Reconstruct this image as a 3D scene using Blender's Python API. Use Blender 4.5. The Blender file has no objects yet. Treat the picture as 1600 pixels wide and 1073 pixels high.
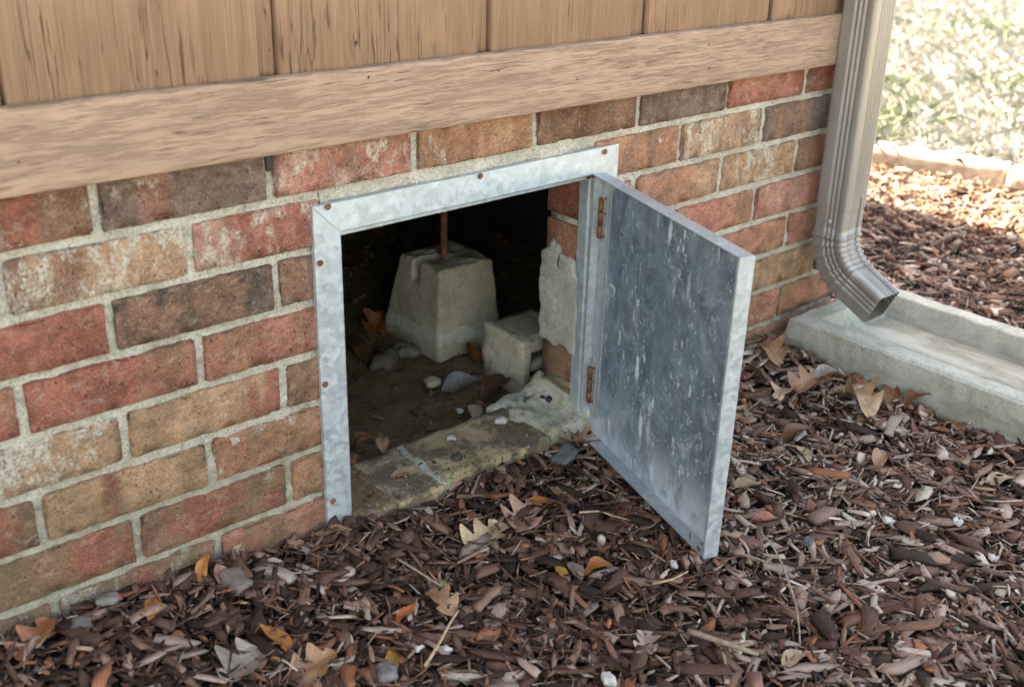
import bpy, bmesh, math, random
import numpy as np
from mathutils import Vector, Matrix, noise as mn

# ------------------------------------------------------------------ camera, sky, sun, exposure
SC = bpy.context.scene
COL = SC.collection
CAM_POS = np.array([-0.4281, -1.1309, 0.846])
YAW, PITCH, ROLL, FPX = 0.7229, -0.4188, 0.0249, 1785.15
PW, PH = 1600.0, 1073.0
_fw = np.array([math.sin(YAW) * math.cos(PITCH), math.cos(YAW) * math.cos(PITCH), math.sin(PITCH)])
_r = np.array([math.cos(YAW), -math.sin(YAW), 0.0])
_u = np.cross(_r, _fw)
_r, _u = math.cos(ROLL) * _r + math.sin(ROLL) * _u, -math.sin(ROLL) * _r + math.cos(ROLL) * _u
cd = bpy.data.cameras.new('camera')
cam = bpy.data.objects.new('camera', cd)
COL.objects.link(cam)
cam.matrix_world = Matrix(((_r[0], _u[0], -_fw[0], CAM_POS[0]), (_r[1], _u[1], -_fw[1], CAM_POS[1]),
                           (_r[2], _u[2], -_fw[2], CAM_POS[2]), (0, 0, 0, 1)))
cd.sensor_width = 36.0
cd.lens = FPX / PW * 36.0
cd.clip_start, cd.clip_end = 0.02, 500.0
cd.dof.use_dof = True
cd.dof.focus_distance = 1.60
cd.dof.aperture_fstop = 4.8
SC.camera = cam
SC.cycles.use_denoising = True

SUN_A, SUN_B = -0.17, 0.95           # sun direction = (SUN_A, SUN_B, 1)
_el = math.atan2(1.0, math.hypot(SUN_A, SUN_B))
_az = math.atan2(SUN_A, SUN_B)       # clockwise from +Y
world = bpy.data.worlds.new('World')
SC.world = world
world.use_nodes = True
wn = world.node_tree
wn.nodes.clear()
sky = wn.nodes.new('ShaderNodeTexSky')
sky.sky_type = 'NISHITA'
sky.sun_disc = False
sky.sun_elevation = _el
sky.sun_rotation = _az
sky.air_density, sky.dust_density, sky.ozone_density = 1.0, 2.0, 1.0
bg = wn.nodes.new('ShaderNodeBackground')
bg.inputs['Strength'].default_value = 0.085
wo = wn.nodes.new('ShaderNodeOutputWorld')
wn.links.new(sky.outputs[0], bg.inputs[0])
wn.links.new(bg.outputs[0], wo.inputs[0])

sl = bpy.data.lights.new('sun', 'SUN')
sl.energy = 5.0
sl.angle = math.radians(0.6)
sl.color = (1.0, 0.975, 0.94)
sun = bpy.data.objects.new('sun', sl)
COL.objects.link(sun)
sun.rotation_euler = Vector((SUN_A, SUN_B, 1.0)).to_track_quat('Z', 'Y').to_euler()
sun.location = (0, 6, 8)

vs = SC.view_settings
vs.view_transform = 'Standard'
vs.look = 'None'
vs.gamma = 1.0
vs.use_curve_mapping = False
vs.exposure = 3.72
vs.use_white_balance = True
vs.white_balance_temperature = 9100
vs.white_balance_tint = 10

rng = np.random.default_rng(7)
random.seed(7)


# ------------------------------------------------------------------ helpers
def ray(px, py):
    return (px - PW / 2) / FPX * _r - (py - PH / 2) / FPX * _u + _fw


def at_z(px, py, z):
    d = ray(px, py)
    return CAM_POS + (z - CAM_POS[2]) / d[2] * d


def at_y(px, py, y):
    d = ray(px, py)
    return CAM_POS + (y - CAM_POS[1]) / d[1] * d


def S(a, b, x):
    t = np.clip((x - a) / (b - a), 0, 1)
    return t * t * (3 - 2 * t)


def srgb(r, g, b, k=1.0):
    f = lambda c: (c / 255 / 12.92) if c < 10.3 else ((c / 255 + .055) / 1.055) ** 2.4
    return (f(r) * k, f(g) * k, f(b) * k, 1.0)


def tag(o, label=None, cat=None, group=None, kind=None):
    if label: o['label'] = label
    if cat: o['category'] = cat
    if group: o['group'] = group
    if kind: o['kind'] = kind
    return o


def link(name, me, mat=None, parent=None, loc=None, rot=None):
    o = bpy.data.objects.new(name, me)
    COL.objects.link(o)
    if mat is not None and me is not None:
        if len(me.materials) == 0: me.materials.append(mat)
    if parent is not None: o.parent = parent
    if loc is not None: o.location = loc
    if rot is not None: o.rotation_euler = rot
    return o


def empty(name, loc=(0, 0, 0)):
    o = bpy.data.objects.new(name, None)
    o.empty_display_size = .05
    COL.objects.link(o)
    o.location = loc
    return o


def mesh_from(name, verts, faces, smooth=False):
    me = bpy.data.meshes.new(name)
    me.from_pydata([tuple(map(float, v)) for v in verts], [], [tuple(map(int, f)) for f in faces])
    if smooth:
        me.polygons.foreach_set('use_smooth', [True] * len(me.polygons))
    me.update()
    return me


def fix_normals(me):
    bm = bmesh.new()
    bm.from_mesh(me)
    bmesh.ops.recalc_face_normals(bm, faces=bm.faces)
    bm.to_mesh(me)
    bm.free()
    return me


def axis_pts(h, r, n):
    a = [-h, -h + .35 * r, -h + r]
    m = np.linspace(-h + r, h - r, n + 1)[1:-1].tolist()
    return a + m + [h - r, h - .35 * r, h]


def rbox(name, sx, sy, sz, r=.003, n=(8, 3, 3), amp=.0, freq=40., chip=0., seed=0., smooth=True, warp=None):
    """rounded box, irregular surface: closed lattice mesh centred on the origin"""
    ax = axis_pts(sx / 2, r, n[0]); ay = axis_pts(sy / 2, r, n[1]); az = axis_pts(sz / 2, r, n[2])
    I, J, K = len(ax) - 1, len(ay) - 1, len(az) - 1
    idx, V, Fc = {}, [], []
    hx, hy, hz = sx / 2, sy / 2, sz / 2

    def vid(i, j, k):
        key = (i, j, k)
        if key in idx: return idx[key]
        p = Vector((ax[i], ay[j], az[k]))
        q = Vector((max(-hx + r, min(hx - r, p.x)), max(-hy + r, min(hy - r, p.y)), max(-hz + r, min(hz - r, p.z))))
        d = p - q
        nn = d.normalized() if d.length > 1e-9 else Vector((0, 0, 0))
        p2 = q + nn * r
        sp = Vector((p2.x + seed * 3.71, p2.y - seed * 1.37, p2.z + seed * 2.11))
        edge = sum(1 for c in (d.x, d.y, d.z) if abs(c) > 1e-9)
        if amp: p2 += nn * amp * (mn.noise(sp * freq) + .5 * mn.noise(sp * freq * 2.7))
        if chip and edge >= 2:
            p2 -= nn * chip * max(0., mn.noise(sp * freq * 1.3 + Vector((9, 3, 1))) - .05) * 2.5
        if warp: p2 = warp(p2)
        idx[key] = len(V)
        V.append(p2)
        return idx[key]

    for i in range(I):
        for j in range(J):
            Fc.append((vid(i, j, 0), vid(i, j + 1, 0), vid(i + 1, j + 1, 0), vid(i + 1, j, 0)))
            Fc.append((vid(i, j, K), vid(i + 1, j, K), vid(i + 1, j + 1, K), vid(i, j + 1, K)))
    for i in range(I):
        for k in range(K):
            Fc.append((vid(i, 0, k), vid(i + 1, 0, k), vid(i + 1, 0, k + 1), vid(i, 0, k + 1)))
            Fc.append((vid(i, J, k), vid(i, J, k + 1), vid(i + 1, J, k + 1), vid(i + 1, J, k)))
    for j in range(J):
        for k in range(K):
            Fc.append((vid(0, j, k), vid(0, j, k + 1), vid(0, j + 1, k + 1), vid(0, j + 1, k)))
            Fc.append((vid(I, j, k), vid(I, j + 1, k), vid(I, j + 1, k + 1), vid(I, j, k + 1)))
    return mesh_from(name, V, Fc, smooth)


def boxes(name, bl):
    """plain boxes (x0,x1,y0,y1,z0,z1) joined in one mesh"""
    V, Fc = [], []
    for x0, x1, y0, y1, z0, z1 in bl:
        b = len(V)
        V += [(x0, y0, z0), (x1, y0, z0), (x1, y1, z0), (x0, y1, z0), (x0, y0, z1), (x1, y0, z1), (x1, y1, z1), (x0, y1, z1)]
        Fc += [tuple(b + i for i in f) for f in ((0, 3, 2, 1), (4, 5, 6, 7), (0, 1, 5, 4), (1, 2, 6, 5), (2, 3, 7, 6), (3, 0, 4, 7))]
    return mesh_from(name, V, Fc)


def grid_sheet(name, xs, ys, hf, smooth=True):
    X, Y = np.meshgrid(xs, ys, indexing='ij')
    Z = hf(X, Y)
    nx, ny = len(xs), len(ys)
    V = np.stack([X.ravel(), Y.ravel(), Z.ravel()], 1)
    i = np.arange(nx - 1)[:, None] * ny + np.arange(ny - 1)[None, :]
    i = i.ravel()
    Fc = np.stack([i, i + ny, i + ny + 1, i + 1], 1)
    return fast_mesh(name, V, Fc, smooth)


def fast_mesh(name, V, Fc, smooth=False, col=None, uv=None):
    me = bpy.data.meshes.new(name)
    V = np.asarray(V, np.float32); Fc = np.asarray(Fc, np.int32)
    k = Fc.shape[1]
    me.vertices.add(len(V)); me.vertices.foreach_set('co', V.ravel())
    me.loops.add(Fc.size); me.loops.foreach_set('vertex_index', Fc.ravel())
    me.polygons.add(len(Fc))
    me.polygons.foreach_set('loop_start', np.arange(0, Fc.size, k, dtype=np.int32))
    me.polygons.foreach_set('loop_total', np.full(len(Fc), k, np.int32))
    if smooth: me.polygons.foreach_set('use_smooth', np.ones(len(Fc), bool))
    if col is not None:
        a = me.color_attributes.new('Col', 'FLOAT_COLOR', 'POINT')
        a.data.foreach_set('color', np.asarray(col, np.float32).ravel())
    if uv is not None:
        l = me.uv_layers.new(name='UVMap')
        l.data.foreach_set('uv', np.asarray(uv, np.float32)[Fc.ravel()].ravel())
    me.update(calc_edges=True)
    me.validate()
    return me


def vnoise(X, Y, f, seed=0):
    """cheap smooth 2-D value noise, -1..1"""
    x, y = X * f + seed * 17.3, Y * f + seed * 9.1
    xi, yi = np.floor(x), np.floor(y)
    fx, fy = x - xi, y - yi
    fx, fy = fx * fx * (3 - 2 * fx), fy * fy * (3 - 2 * fy)
    h = lambda a, b: np.modf(np.abs(np.sin(a * 127.1 + b * 311.7) * 43758.5453))[0]
    v = (h(xi, yi) * (1 - fx) + h(xi + 1, yi) * fx) * (1 - fy) + (h(xi, yi + 1) * (1 - fx) + h(xi + 1, yi + 1) * fx) * fy
    return v * 2 - 1


# ------------------------------------------------------------------ material helpers
class Mat:
    def __init__(s, name):
        s.m = bpy.data.materials.new(name)
        s.m.use_nodes = True
        s.t = s.m.node_tree
        s.t.nodes.clear()
        s.out = s.t.nodes.new('ShaderNodeOutputMaterial')
        s.b = s.t.nodes.new('ShaderNodeBsdfPrincipled')
        s.t.links.new(s.b.outputs[0], s.out.inputs[0])
        s._obj = None

    def put(s, sock, v):
        if isinstance(v, bpy.types.NodeSocket): s.t.links.new(v, sock)
        elif v is not None: sock.default_value = v

    def n(s, kind, ins=None, out=0, **props):
        nd = s.t.nodes.new(kind)
        for k, v in props.items(): setattr(nd, k, v)
        for k, v in (ins or {}).items(): s.put(nd.inputs[k], v)
        return nd.outputs[out] if out is not None else nd

    def math(s, op, a, b=None, clamp=False):
        return s.n('ShaderNodeMath', {0: a, 1: b} if b is not None else {0: a}, operation=op, use_clamp=clamp)

    def obj(s):
        if s._obj is None:
            tc = s.n('ShaderNodeTexCoord', out=None)
            rnd = s.n('ShaderNodeObjectInfo', out='Random')
            off = s.n('ShaderNodeVectorMath', {0: (37.1, 91.7, 53.3), 'Scale': rnd}, operation='SCALE')
            s._obj = s.n('ShaderNodeVectorMath', {0: tc.outputs['Object'], 1: off}, operation='ADD')
        return s._obj

    def pos(s):
        return s.n('ShaderNodeNewGeometry', out='Position')

    def scale(s, v, sc):
        return s.n('ShaderNodeVectorMath', {0: v, 1: sc}, operation='MULTIPLY')

    def noise(s, v, scale, detail=4., rough=.55, dist=0.):
        return s.n('ShaderNodeTexNoise', {'Vector': v, 'Scale': scale, 'Detail': detail, 'Roughness': rough, 'Distortion': dist}, out='Fac')

    def ramp(s, v, a, b, lo=0., hi=1.):
        return s.n('ShaderNodeMapRange', {'Value': v, 'From Min': a, 'From Max': b, 'To Min': lo, 'To Max': hi}, interpolation_type='SMOOTHSTEP')

    def mix(s, f, a, b, mode='MIX'):
        nd = s.n('ShaderNodeMix', None, out=None, data_type='RGBA', blend_type=mode)
        s.put(nd.inputs[0], f); s.put(nd.inputs[6], a); s.put(nd.inputs[7], b)
        return nd.outputs[2]

    def attr(s, name, typ='GEOMETRY', out='Color'):
        return s.n('ShaderNodeAttribute', None, out=out, attribute_name=name, attribute_type=typ)

    def bump(s, h, strength, dist=.002, prev=None):
        return s.n('ShaderNodeBump', {'Height': h, 'Strength': strength, 'Distance': dist, 'Normal': prev})

    def set(s, **k):
        for a, v in k.items(): s.put(s.b.inputs[a.replace('_', ' ')], v)
        return s.m


M = {}


def mk_brick():
    m = Mat('fired brick')
    v = m.obj()
    c1 = m.attr('c1', 'OBJECT'); c2 = m.attr('c2', 'OBJECT'); p = m.attr('p', 'OBJECT', 'Vector')
    sp = m.n('ShaderNodeSeparateXYZ', {0: p}, out=None)
    band = m.noise(m.scale(v, (14, 6, 2.2)), 1.0, 3, .5, .4)
    bm_ = m.ramp(m.math('ADD', band, sp.outputs[0]), .48, .60)
    c = m.mix(bm_, c1, c2)
    big = m.noise(v, 26, 5, .6, .6)
    c = m.mix(1.0, c, m.n('ShaderNodeCombineColor', {0: m.ramp(big, .25, .75, .62, 1.3), 1: m.ramp(big, .25, .75, .6, 1.3), 2: m.ramp(big, .25, .75, .6, 1.28)}), 'MULTIPLY')
    fine = m.noise(m.scale(v, (90, 90, 160)), 1.0, 6, .75)
    c = m.mix(m.ramp(fine, .35, .7, 0, .75), c, m.mix(.6, c, (.055, .04, .032, 1)))
    dust = m.noise(m.scale(v, (60, 60, 75)), 1.0, 7, .75, .6)
    c = m.mix(m.ramp(dust, .50, .72, 0, .55), c, (.42, .32, .245, 1))
    sand = m.noise(v, 430, 3, .75)
    sm_ = m.ramp(sand, .28, .72, .62, 1.32)
    c = m.mix(1.0, c, m.n('ShaderNodeCombineColor', {0: sm_, 1: sm_, 2: sm_}), 'MULTIPLY')
    # black smears
    dk = m.noise(m.scale(v, (30, 28, 46)), 1.0, 8, .74, .5)
    dm = m.ramp(m.math('ADD', dk, sp.outputs[2]), .62, .74, 0, .85)
    c = m.mix(dm, c, (.045, .038, .036, 1))
    # lime bloom and mortar smears
    ef = m.noise(m.scale(v, (44, 40, 24)), 1.0, 8, .74, .15)
    ef2 = m.noise(v, 9, 2)
    efm = m.ramp(m.math('ADD', m.math('ADD', ef, sp.outputs[1]), m.math('MULTIPLY', m.math('SUBTRACT', ef2, .5), .6)), .57, .72, 0, .95)
    efm = m.math('MULTIPLY', efm, m.ramp(m.noise(v, 260, 4, .75), .36, .58))
    c = m.mix(efm, c, (.62, .54, .44, 1))
    # pits
    pit = m.ramp(m.n('ShaderNodeTexVoronoi', {'Vector': m.scale(v, (1, 1, .7)), 'Scale': 130}, out='Distance'), .10, .20)
    pitm = m.math('MULTIPLY', m.math('SUBTRACT', 1.0, pit), m.ramp(m.noise(v, 30, 2), .42, .56))
    c = m.mix(m.math('MULTIPLY', pitm, .75), c, (.05, .035, .03, 1))
    c = m.mix(m.math('MULTIPLY', m.ramp(m.noise(v, 520, 2, .6), .62, .70), .5), c, (.58, .50, .41, 1))
    # green algae stain, lower courses
    z = m.n('ShaderNodeSeparateXYZ', {0: m.pos()}, out=None).outputs[2]
    al = m.math('MULTIPLY', m.ramp(z, .02, .30, 1, 0), m.ramp(m.noise(v, 18, 4, .6), .42, .64, 0, .5))
    c = m.mix(al, c, (.14, .125, .06, 1))
    h = m.math('ADD', m.math('MULTIPLY', m.noise(v, 70, 8, .72), 1.3), m.math('MULTIPLY', sand, 1.2))
    h = m.math('SUBTRACT', h, m.math('MULTIPLY', pitm, .8))
    h = m.math('ADD', h, m.math('MULTIPLY', efm, .25))
    M['brick'] = m.set(Base_Color=c, Roughness=.88, Normal=m.bump(h, .9, .0032), Specular_IOR_Level=.2)


def mk_mortar():
    m = Mat('lime mortar')
    v = m.pos()
    n1 = m.noise(v, 14, 5, .6); n2 = m.noise(v, 160, 4, .7); n3 = m.noise(v, 45, 5, .65, .5)
    c = m.mix(m.ramp(n1, .3, .7), (.50, .45, .36, 1), (.70, .64, .53, 1))
    c = m.mix(m.ramp(n2, .3, .75, 0, .5), c, (.30, .265, .20, 1))
    c = m.mix(m.ramp(n3, .6, .72, 0, .55), c, (.13, .115, .085, 1))
    z = m.n('ShaderNodeSeparateXYZ', {0: v}, out=None).outputs[2]
    al = m.math('MULTIPLY', m.ramp(z, .0, .36, .7, .03), m.ramp(n3, .3, .6, .25, .85))
    c = m.mix(al, c, (.26, .235, .145, 1))
    c = m.mix(m.ramp(m.noise(v, 420, 3, .7), .46, .66, 0, .7), c, (.20, .17, .13, 1))
    c = m.mix(m.ramp(m.noise(m.scale(v, (50, 50, 90)), 1.0, 6, .7), .56, .68, 0, .6), c, (.24, .20, .145, 1))
    h = m.math('ADD', m.math('ADD', n2, m.noise(v, 420, 3, .7)), m.math('MULTIPLY', n3, 1.4))
    M['mortar'] = m.set(Base_Color=c, Roughness=.95, Normal=m.bump(h, .8, .004), Specular_IOR_Level=.15)


def mk_wood(name, base, dark, vertical=True, emboss=False):
    m = Mat(name)
    v = m.obj()
    if vertical:
        g = m.noise(m.scale(v, (520, 60, 9)), 1.0, 5, .75, .3)
        g2 = m.noise(m.scale(v, (38, 20, 2.0)), 1.0, 5, .6, .8)
        ck = m.noise(m.scale(v, (75, 30, 2.6)), 1.0, 3, .5, .5)
        ckm = m.ramp(m.noise(m.scale(v, (9, 9, 3)), 1.0, 2), .44, .64)
        crack = m.math('MULTIPLY', m.ramp(m.math('ABSOLUTE', m.math('SUBTRACT', ck, .5)), .001, .008, 1, 0), ckm)
        ck2 = m.noise(m.scale(v, (330, 60, 9)), 1.0, 3, .5, .3)
        crack2 = m.math('MULTIPLY', m.ramp(ck2, .64, .70), m.ramp(m.noise(m.scale(v, (14, 9, 6)), 1.0, 3), .42, .60))
        crack = m.math('MAXIMUM', crack, m.math('MULTIPLY', crack2, .8))
    else:
        wv = m.n('ShaderNodeVectorMath', {0: m.scale(v, (1, 1, 1)), 1: m.scale(m.n('ShaderNodeTexNoise', {'Vector': m.scale(v, (30, 30, 40)), 'Scale': 1., 'Detail': 4.}, out='Color'), (0, 0, .006))}, operation='ADD')
        w = m.noise(m.scale(wv, (13, 30, 210)), 1.0, 4, .6, .3)
        w2 = m.noise(m.scale(wv, (30, 60, 700)), 1.0, 4, .7, .2)
        g = m.ramp(m.math('ADD', m.math('MULTIPLY', w, .5), m.math('MULTIPLY', w2, .5)), .42, .60, .15, .80)
        g2 = m.noise(m.scale(v, (5, 20, 26)), 1.0, 5, .6, .6)
        ck = m.noise(m.scale(wv, (20, 30, 380)), 1.0, 4, .6, .3)
        crack = m.math('MULTIPLY', m.ramp(ck, .59, .67), m.ramp(m.noise(v, 8, 3), .40, .56))
        crack = m.math('MULTIPLY', crack, .7)
    c = m.mix(m.ramp(g2, .25, .75), base, tuple(x * .80 for x in base[:3]) + (1,))
    c = m.mix(m.ramp(g, .35, .70, 0, .8), c, tuple(x * .52 for x in base[:3]) + (1,))
    c = m.mix(m.ramp(m.noise(v, 7, 4, .6, .5), .5, .75, 0, .45), c, tuple(x * .62 for x in base[:3]) + (1,))
    c = m.mix(m.ramp(m.noise(v, 11, 3, .5), .55, .8, 0, .5), c, tuple(min(1, x * 1.25) for x in base[:3]) + (1,))
    spot = m.n('ShaderNodeTexVoronoi', {'Vector': v, 'Scale': 16}, out='Distance')
    c = m.mix(m.ramp(spot, .018, .034, .7, 0), c, dark)
    c = m.mix(m.math('MULTIPLY', crack, .9), c, dark)
    h = m.math('SUBTRACT', m.math('MULTIPLY', g, .55 if vertical else .9), m.math('MULTIPLY', crack, 1.6))
    M[name] = m.set(Base_Color=c, Roughness=.72, Normal=m.bump(h, .9 if vertical else .6, .0024 if vertical else .0018), Specular_IOR_Level=.3)


def mk_galv(name, inner=False):
    m = Mat(name)
    v = m.obj()
    vo = m.n('ShaderNodeTexVoronoi', {'Vector': m.n('ShaderNodeVectorMath', {0: v, 1: m.scale(m.n('ShaderNodeTexNoise', {'Vector': v, 'Scale': 60., 'Detail': 3.}, out='Color'), (.012, .012, .012))}, operation='ADD'), 'Scale': 150}, out=None)
    cell = m.n('ShaderNodeSeparateColor', {0: vo.outputs['Color']}, out=0)
    big = m.noise(v, 18, 5, .6, .4)
    c = m.mix(cell, (.41, .45, .47, 1), (.51, .54, .55, 1))
    c = m.mix(m.ramp(big, .35, .72, 0, .6), c, (.40, .44, .465, 1))
    c = m.mix(m.ramp(m.noise(v, 48, 6, .7, .3), .50, .62, 0, .75), c, (.56, .595, .605, 1))
    rough = m.ramp(cell, 0, 1, .40, .62)
    if inner:
        st = m.noise(m.scale(v, (60, 60, 34)), 1.0, 8, .74, .4)
        st2 = m.noise(m.scale(v, (22, 22, 14)), 1.0, 8, .72, .6)
        c = m.mix(m.ramp(big, .3, .7), (.225, .325, .405, 1), (.37, .485, .57, 1))
        c = m.mix(m.ramp(st2, .38, .66, 0, .7), c, (.105, .16, .205, 1))
        patch = m.ramp(m.noise(m.scale(v, (9, 9, 6)), 1.0, 4, .6), .36, .54)
        run = m.math('MULTIPLY', m.ramp(st, .52, .70), patch)
        c = m.mix(m.math('MULTIPLY', run, .6), c, (.60, .67, .71, 1))
        dots = None
        for sc_, th_, st_ in ((105, .48, .32), (55, .60, .24), (220, .45, .6)):
            wob = m.n('ShaderNodeVectorMath', {0: m.scale(v, (1, 1, st_)), 1: m.scale(m.n('ShaderNodeTexNoise', {'Vector': v, 'Scale': 140., 'Detail': 3.}, out='Color'), (.008, .008, .008))}, operation='ADD')
            sp = m.n('ShaderNodeTexVoronoi', {'Vector': wob, 'Scale': sc_}, out=None)
            rr = m.n('ShaderNodeSeparateColor', {0: sp.outputs['Color']}, out=None)
            d_ = m.math('MULTIPLY', m.ramp(m.math('ADD', sp.outputs['Distance'], m.math('MULTIPLY', rr.outputs[2], .2)), .20, .40, 1, 0), m.ramp(rr.outputs[1], th_, th_ + .08))
            d_ = m.math('MULTIPLY', d_, patch)
            dots = d_ if dots is None else m.math('MAXIMUM', dots, d_)
        c = m.mix(m.math('MULTIPLY', dots, .6), c, (.78, .84, .87, 1))
        # white corrosion low on the sheet
        z = m.n('ShaderNodeSeparateXYZ', {0: m.pos()}, out=None).outputs[2]
        low = m.math('MULTIPLY', m.ramp(z, .0, .11, 1, 0), m.ramp(st2, .35, .6))
        c = m.mix(m.math('MULTIPLY', low, .8), c, (.60, .64, .67, 1))
        brown = m.math('MULTIPLY', m.ramp(m.noise(m.scale(v, (60, 60, 9)), 1.0, 4), .58, .74), .35)
        c = m.mix(brown, c, (.22, .17, .12, 1))
        rough = m.math('ADD', .34, m.math('MULTIPLY', m.math('MAXIMUM', run, dots), .3))
        met = m.math('SUBTRACT', .45, m.math('MULTIPLY', m.math('MAXIMUM', m.math('MAXIMUM', run, dots), low), .5))
    else:
        grime = m.ramp(m.noise(v, 40, 6, .7, .6), .60, .75, 0, .4)
        c = m.mix(grime, c, (.20, .18, .15, 1))
        met = .55
    h = m.math('ADD', m.math('MULTIPLY', cell, .12), m.noise(v, 9, 3))
    M[name] = m.set(Base_Color=c, Roughness=rough, Metallic=met, Normal=m.bump(h, .25, .002))


def mk_rust():
    m = Mat('rusty steel')
    v = m.obj()
    n1 = m.noise(v, 90, 6, .7); n2 = m.noise(v, 300, 4, .7)
    c = m.mix(m.ramp(n1, .3, .7), (.10, .035, .018, 1), (.27, .105, .04, 1))
    c = m.mix(m.ramp(n2, .6, .75, 0, .6), c, (.33, .30, .27, 1))
    M['rust'] = m.set(Base_Color=c, Roughness=.85, Metallic=.15, Normal=m.bump(n2, .6, .001))


def mk_concrete(name, a, b, moss=None, stain=(.16, .13, .09, 1), band=None, low_tint=None, soil=None):
    m = Mat(name)
    v = m.pos()
    n1 = m.noise(v, 16, 6, .62, .3); n2 = m.noise(v, 130, 5, .7); n3 = m.noise(v, 48, 5, .7, .6)
    c = m.mix(m.ramp(n1, .3, .7), a, b)
    c = m.mix(m.ramp(n2, .35, .75, 0, .45), c, tuple(x * .62 for x in a[:3]) + (1,))
    c = m.mix(m.ramp(n3, .60, .74, 0, .6), c, stain)
    sd_ = m.noise(v, 480, 3, .75)
    c = m.mix(m.ramp(sd_, .42, .66, 0, .55), c, tuple(x * .5 for x in a[:3]) + (1,))
    pv = m.n('ShaderNodeTexVoronoi', {'Vector': v, 'Scale': 95}, out='Distance')
    pit = m.math('MULTIPLY', m.ramp(pv, .08, .17, 1, 0), m.ramp(m.noise(v, 34, 2), .52, .62))
    c = m.mix(m.math('MULTIPLY', pit, .7), c, (.06, .05, .04, 1))
    if moss:
        mo = m.math('MULTIPLY', m.ramp(m.noise(v, 11, 5, .65, .5), moss[1], moss[2]), moss[3])
        c = m.mix(mo, c, moss[0])
    if soil:
        c = m.mix(m.ramp(m.noise(v, soil[0], 6, .68, .4), soil[1], soil[2], 0, .9), c, m.mix(m.ramp(n2, .3, .7), (.075, .052, .034, 1), (.16, .115, .075, 1)))
    if low_tint:
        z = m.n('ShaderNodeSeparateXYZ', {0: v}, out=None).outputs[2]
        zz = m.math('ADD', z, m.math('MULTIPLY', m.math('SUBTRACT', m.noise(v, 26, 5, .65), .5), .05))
        c = m.mix(m.ramp(zz, low_tint[0], low_tint[1], .8, 0), c, m.mix(m.ramp(m.noise(m.scale(v, (24, 7, 24)), 1.0, 5, .65, .5), .35, .62), (.22, .205, .15, 1), (.42, .40, .345, 1)))  # silt on the channel floor; the sides below the rim are tinted darker too
    if band:
        z = m.n('ShaderNodeSeparateXYZ', {0: v}, out=None).outputs[2]
        zz = m.math('ADD', z, m.math('MULTIPLY', m.math('SUBTRACT', m.noise(v, 30, 4), .5), .03))
        bd = m.math('MULTIPLY', m.ramp(zz, band[0], band[0] + .006), m.ramp(zz, band[1], band[1] + .008, 1, 0))
        c = m.mix(m.math('MULTIPLY', m.math('MULTIPLY', bd, .7), m.ramp(n3, .3, .6)), c, (.52, .52, .49, 1))
    h = m.math('SUBTRACT', m.math('ADD', n2, m.math('MULTIPLY', n3, 1.3)), pit)
    M[name] = m.set(Base_Color=c, Roughness=.93, Normal=m.bump(h, .7, .003), Specular_IOR_Level=.2)


def mk_soil(name, a, b, wet=False):
    m = Mat(name)
    v = m.pos()
    n1 = m.noise(v, 9, 6, .65, .4); n2 = m.noise(v, 120, 6, .75); n3 = m.noise(v, 30, 5, .65)
    c = m.mix(m.ramp(n1, .3, .7), a, b)
    c = m.mix(m.ramp(n2, .35, .7, 0, .6), c, tuple(x * .55 for x in a[:3]) + (1,))
    r = .95
    if wet:
        w = m.ramp(n1, .44, .56)
        r = m.math('SUBTRACT', .85, m.math('MULTIPLY', w, .6))
        sc = m.n('ShaderNodeTexVoronoi', {'Vector': v, 'Scale': 90}, out='Distance')
        c = m.mix(m.math('MULTIPLY', m.ramp(sc, .05, .09, 1, 0), m.ramp(n3, .5, .6)), c, (.38, .34, .27, 1))
    h = m.math('ADD', m.math('MULTIPLY', n2, .8), n3)
    M[name] = m.set(Base_Color=c, Roughness=r, Normal=m.bump(h, .8, .006))


def mk_chip():
    m = Mat('bark mulch')
    c0 = m.attr('Col')
    uv = m.n('ShaderNodeUVMap', uv_map='UVMap')
    g = m.noise(m.scale(uv, (2.5, 60, 1)), 1.0, 5, .7, .4)
    g2 = m.noise(m.scale(uv, (6, 12, 1)), 1.0, 5, .65)
    c = m.mix(m.ramp(g, .3, .7), m.mix(1.0, c0, (.52, .48, .46, 1), 'MULTIPLY'), m.mix(1.0, c0, (1.35, 1.33, 1.30, 1), 'MULTIPLY'))
    c = m.mix(m.ramp(g2, .55, .75, 0, .4), c, (.24, .18, .14, 1))
    h = m.math('ADD', g, m.math('MULTIPLY', g2, .5))
    M['chip'] = m.set(Base_Color=c, Roughness=.82, Normal=m.bump(h, .8, .0012), Specular_IOR_Level=.3)


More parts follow.
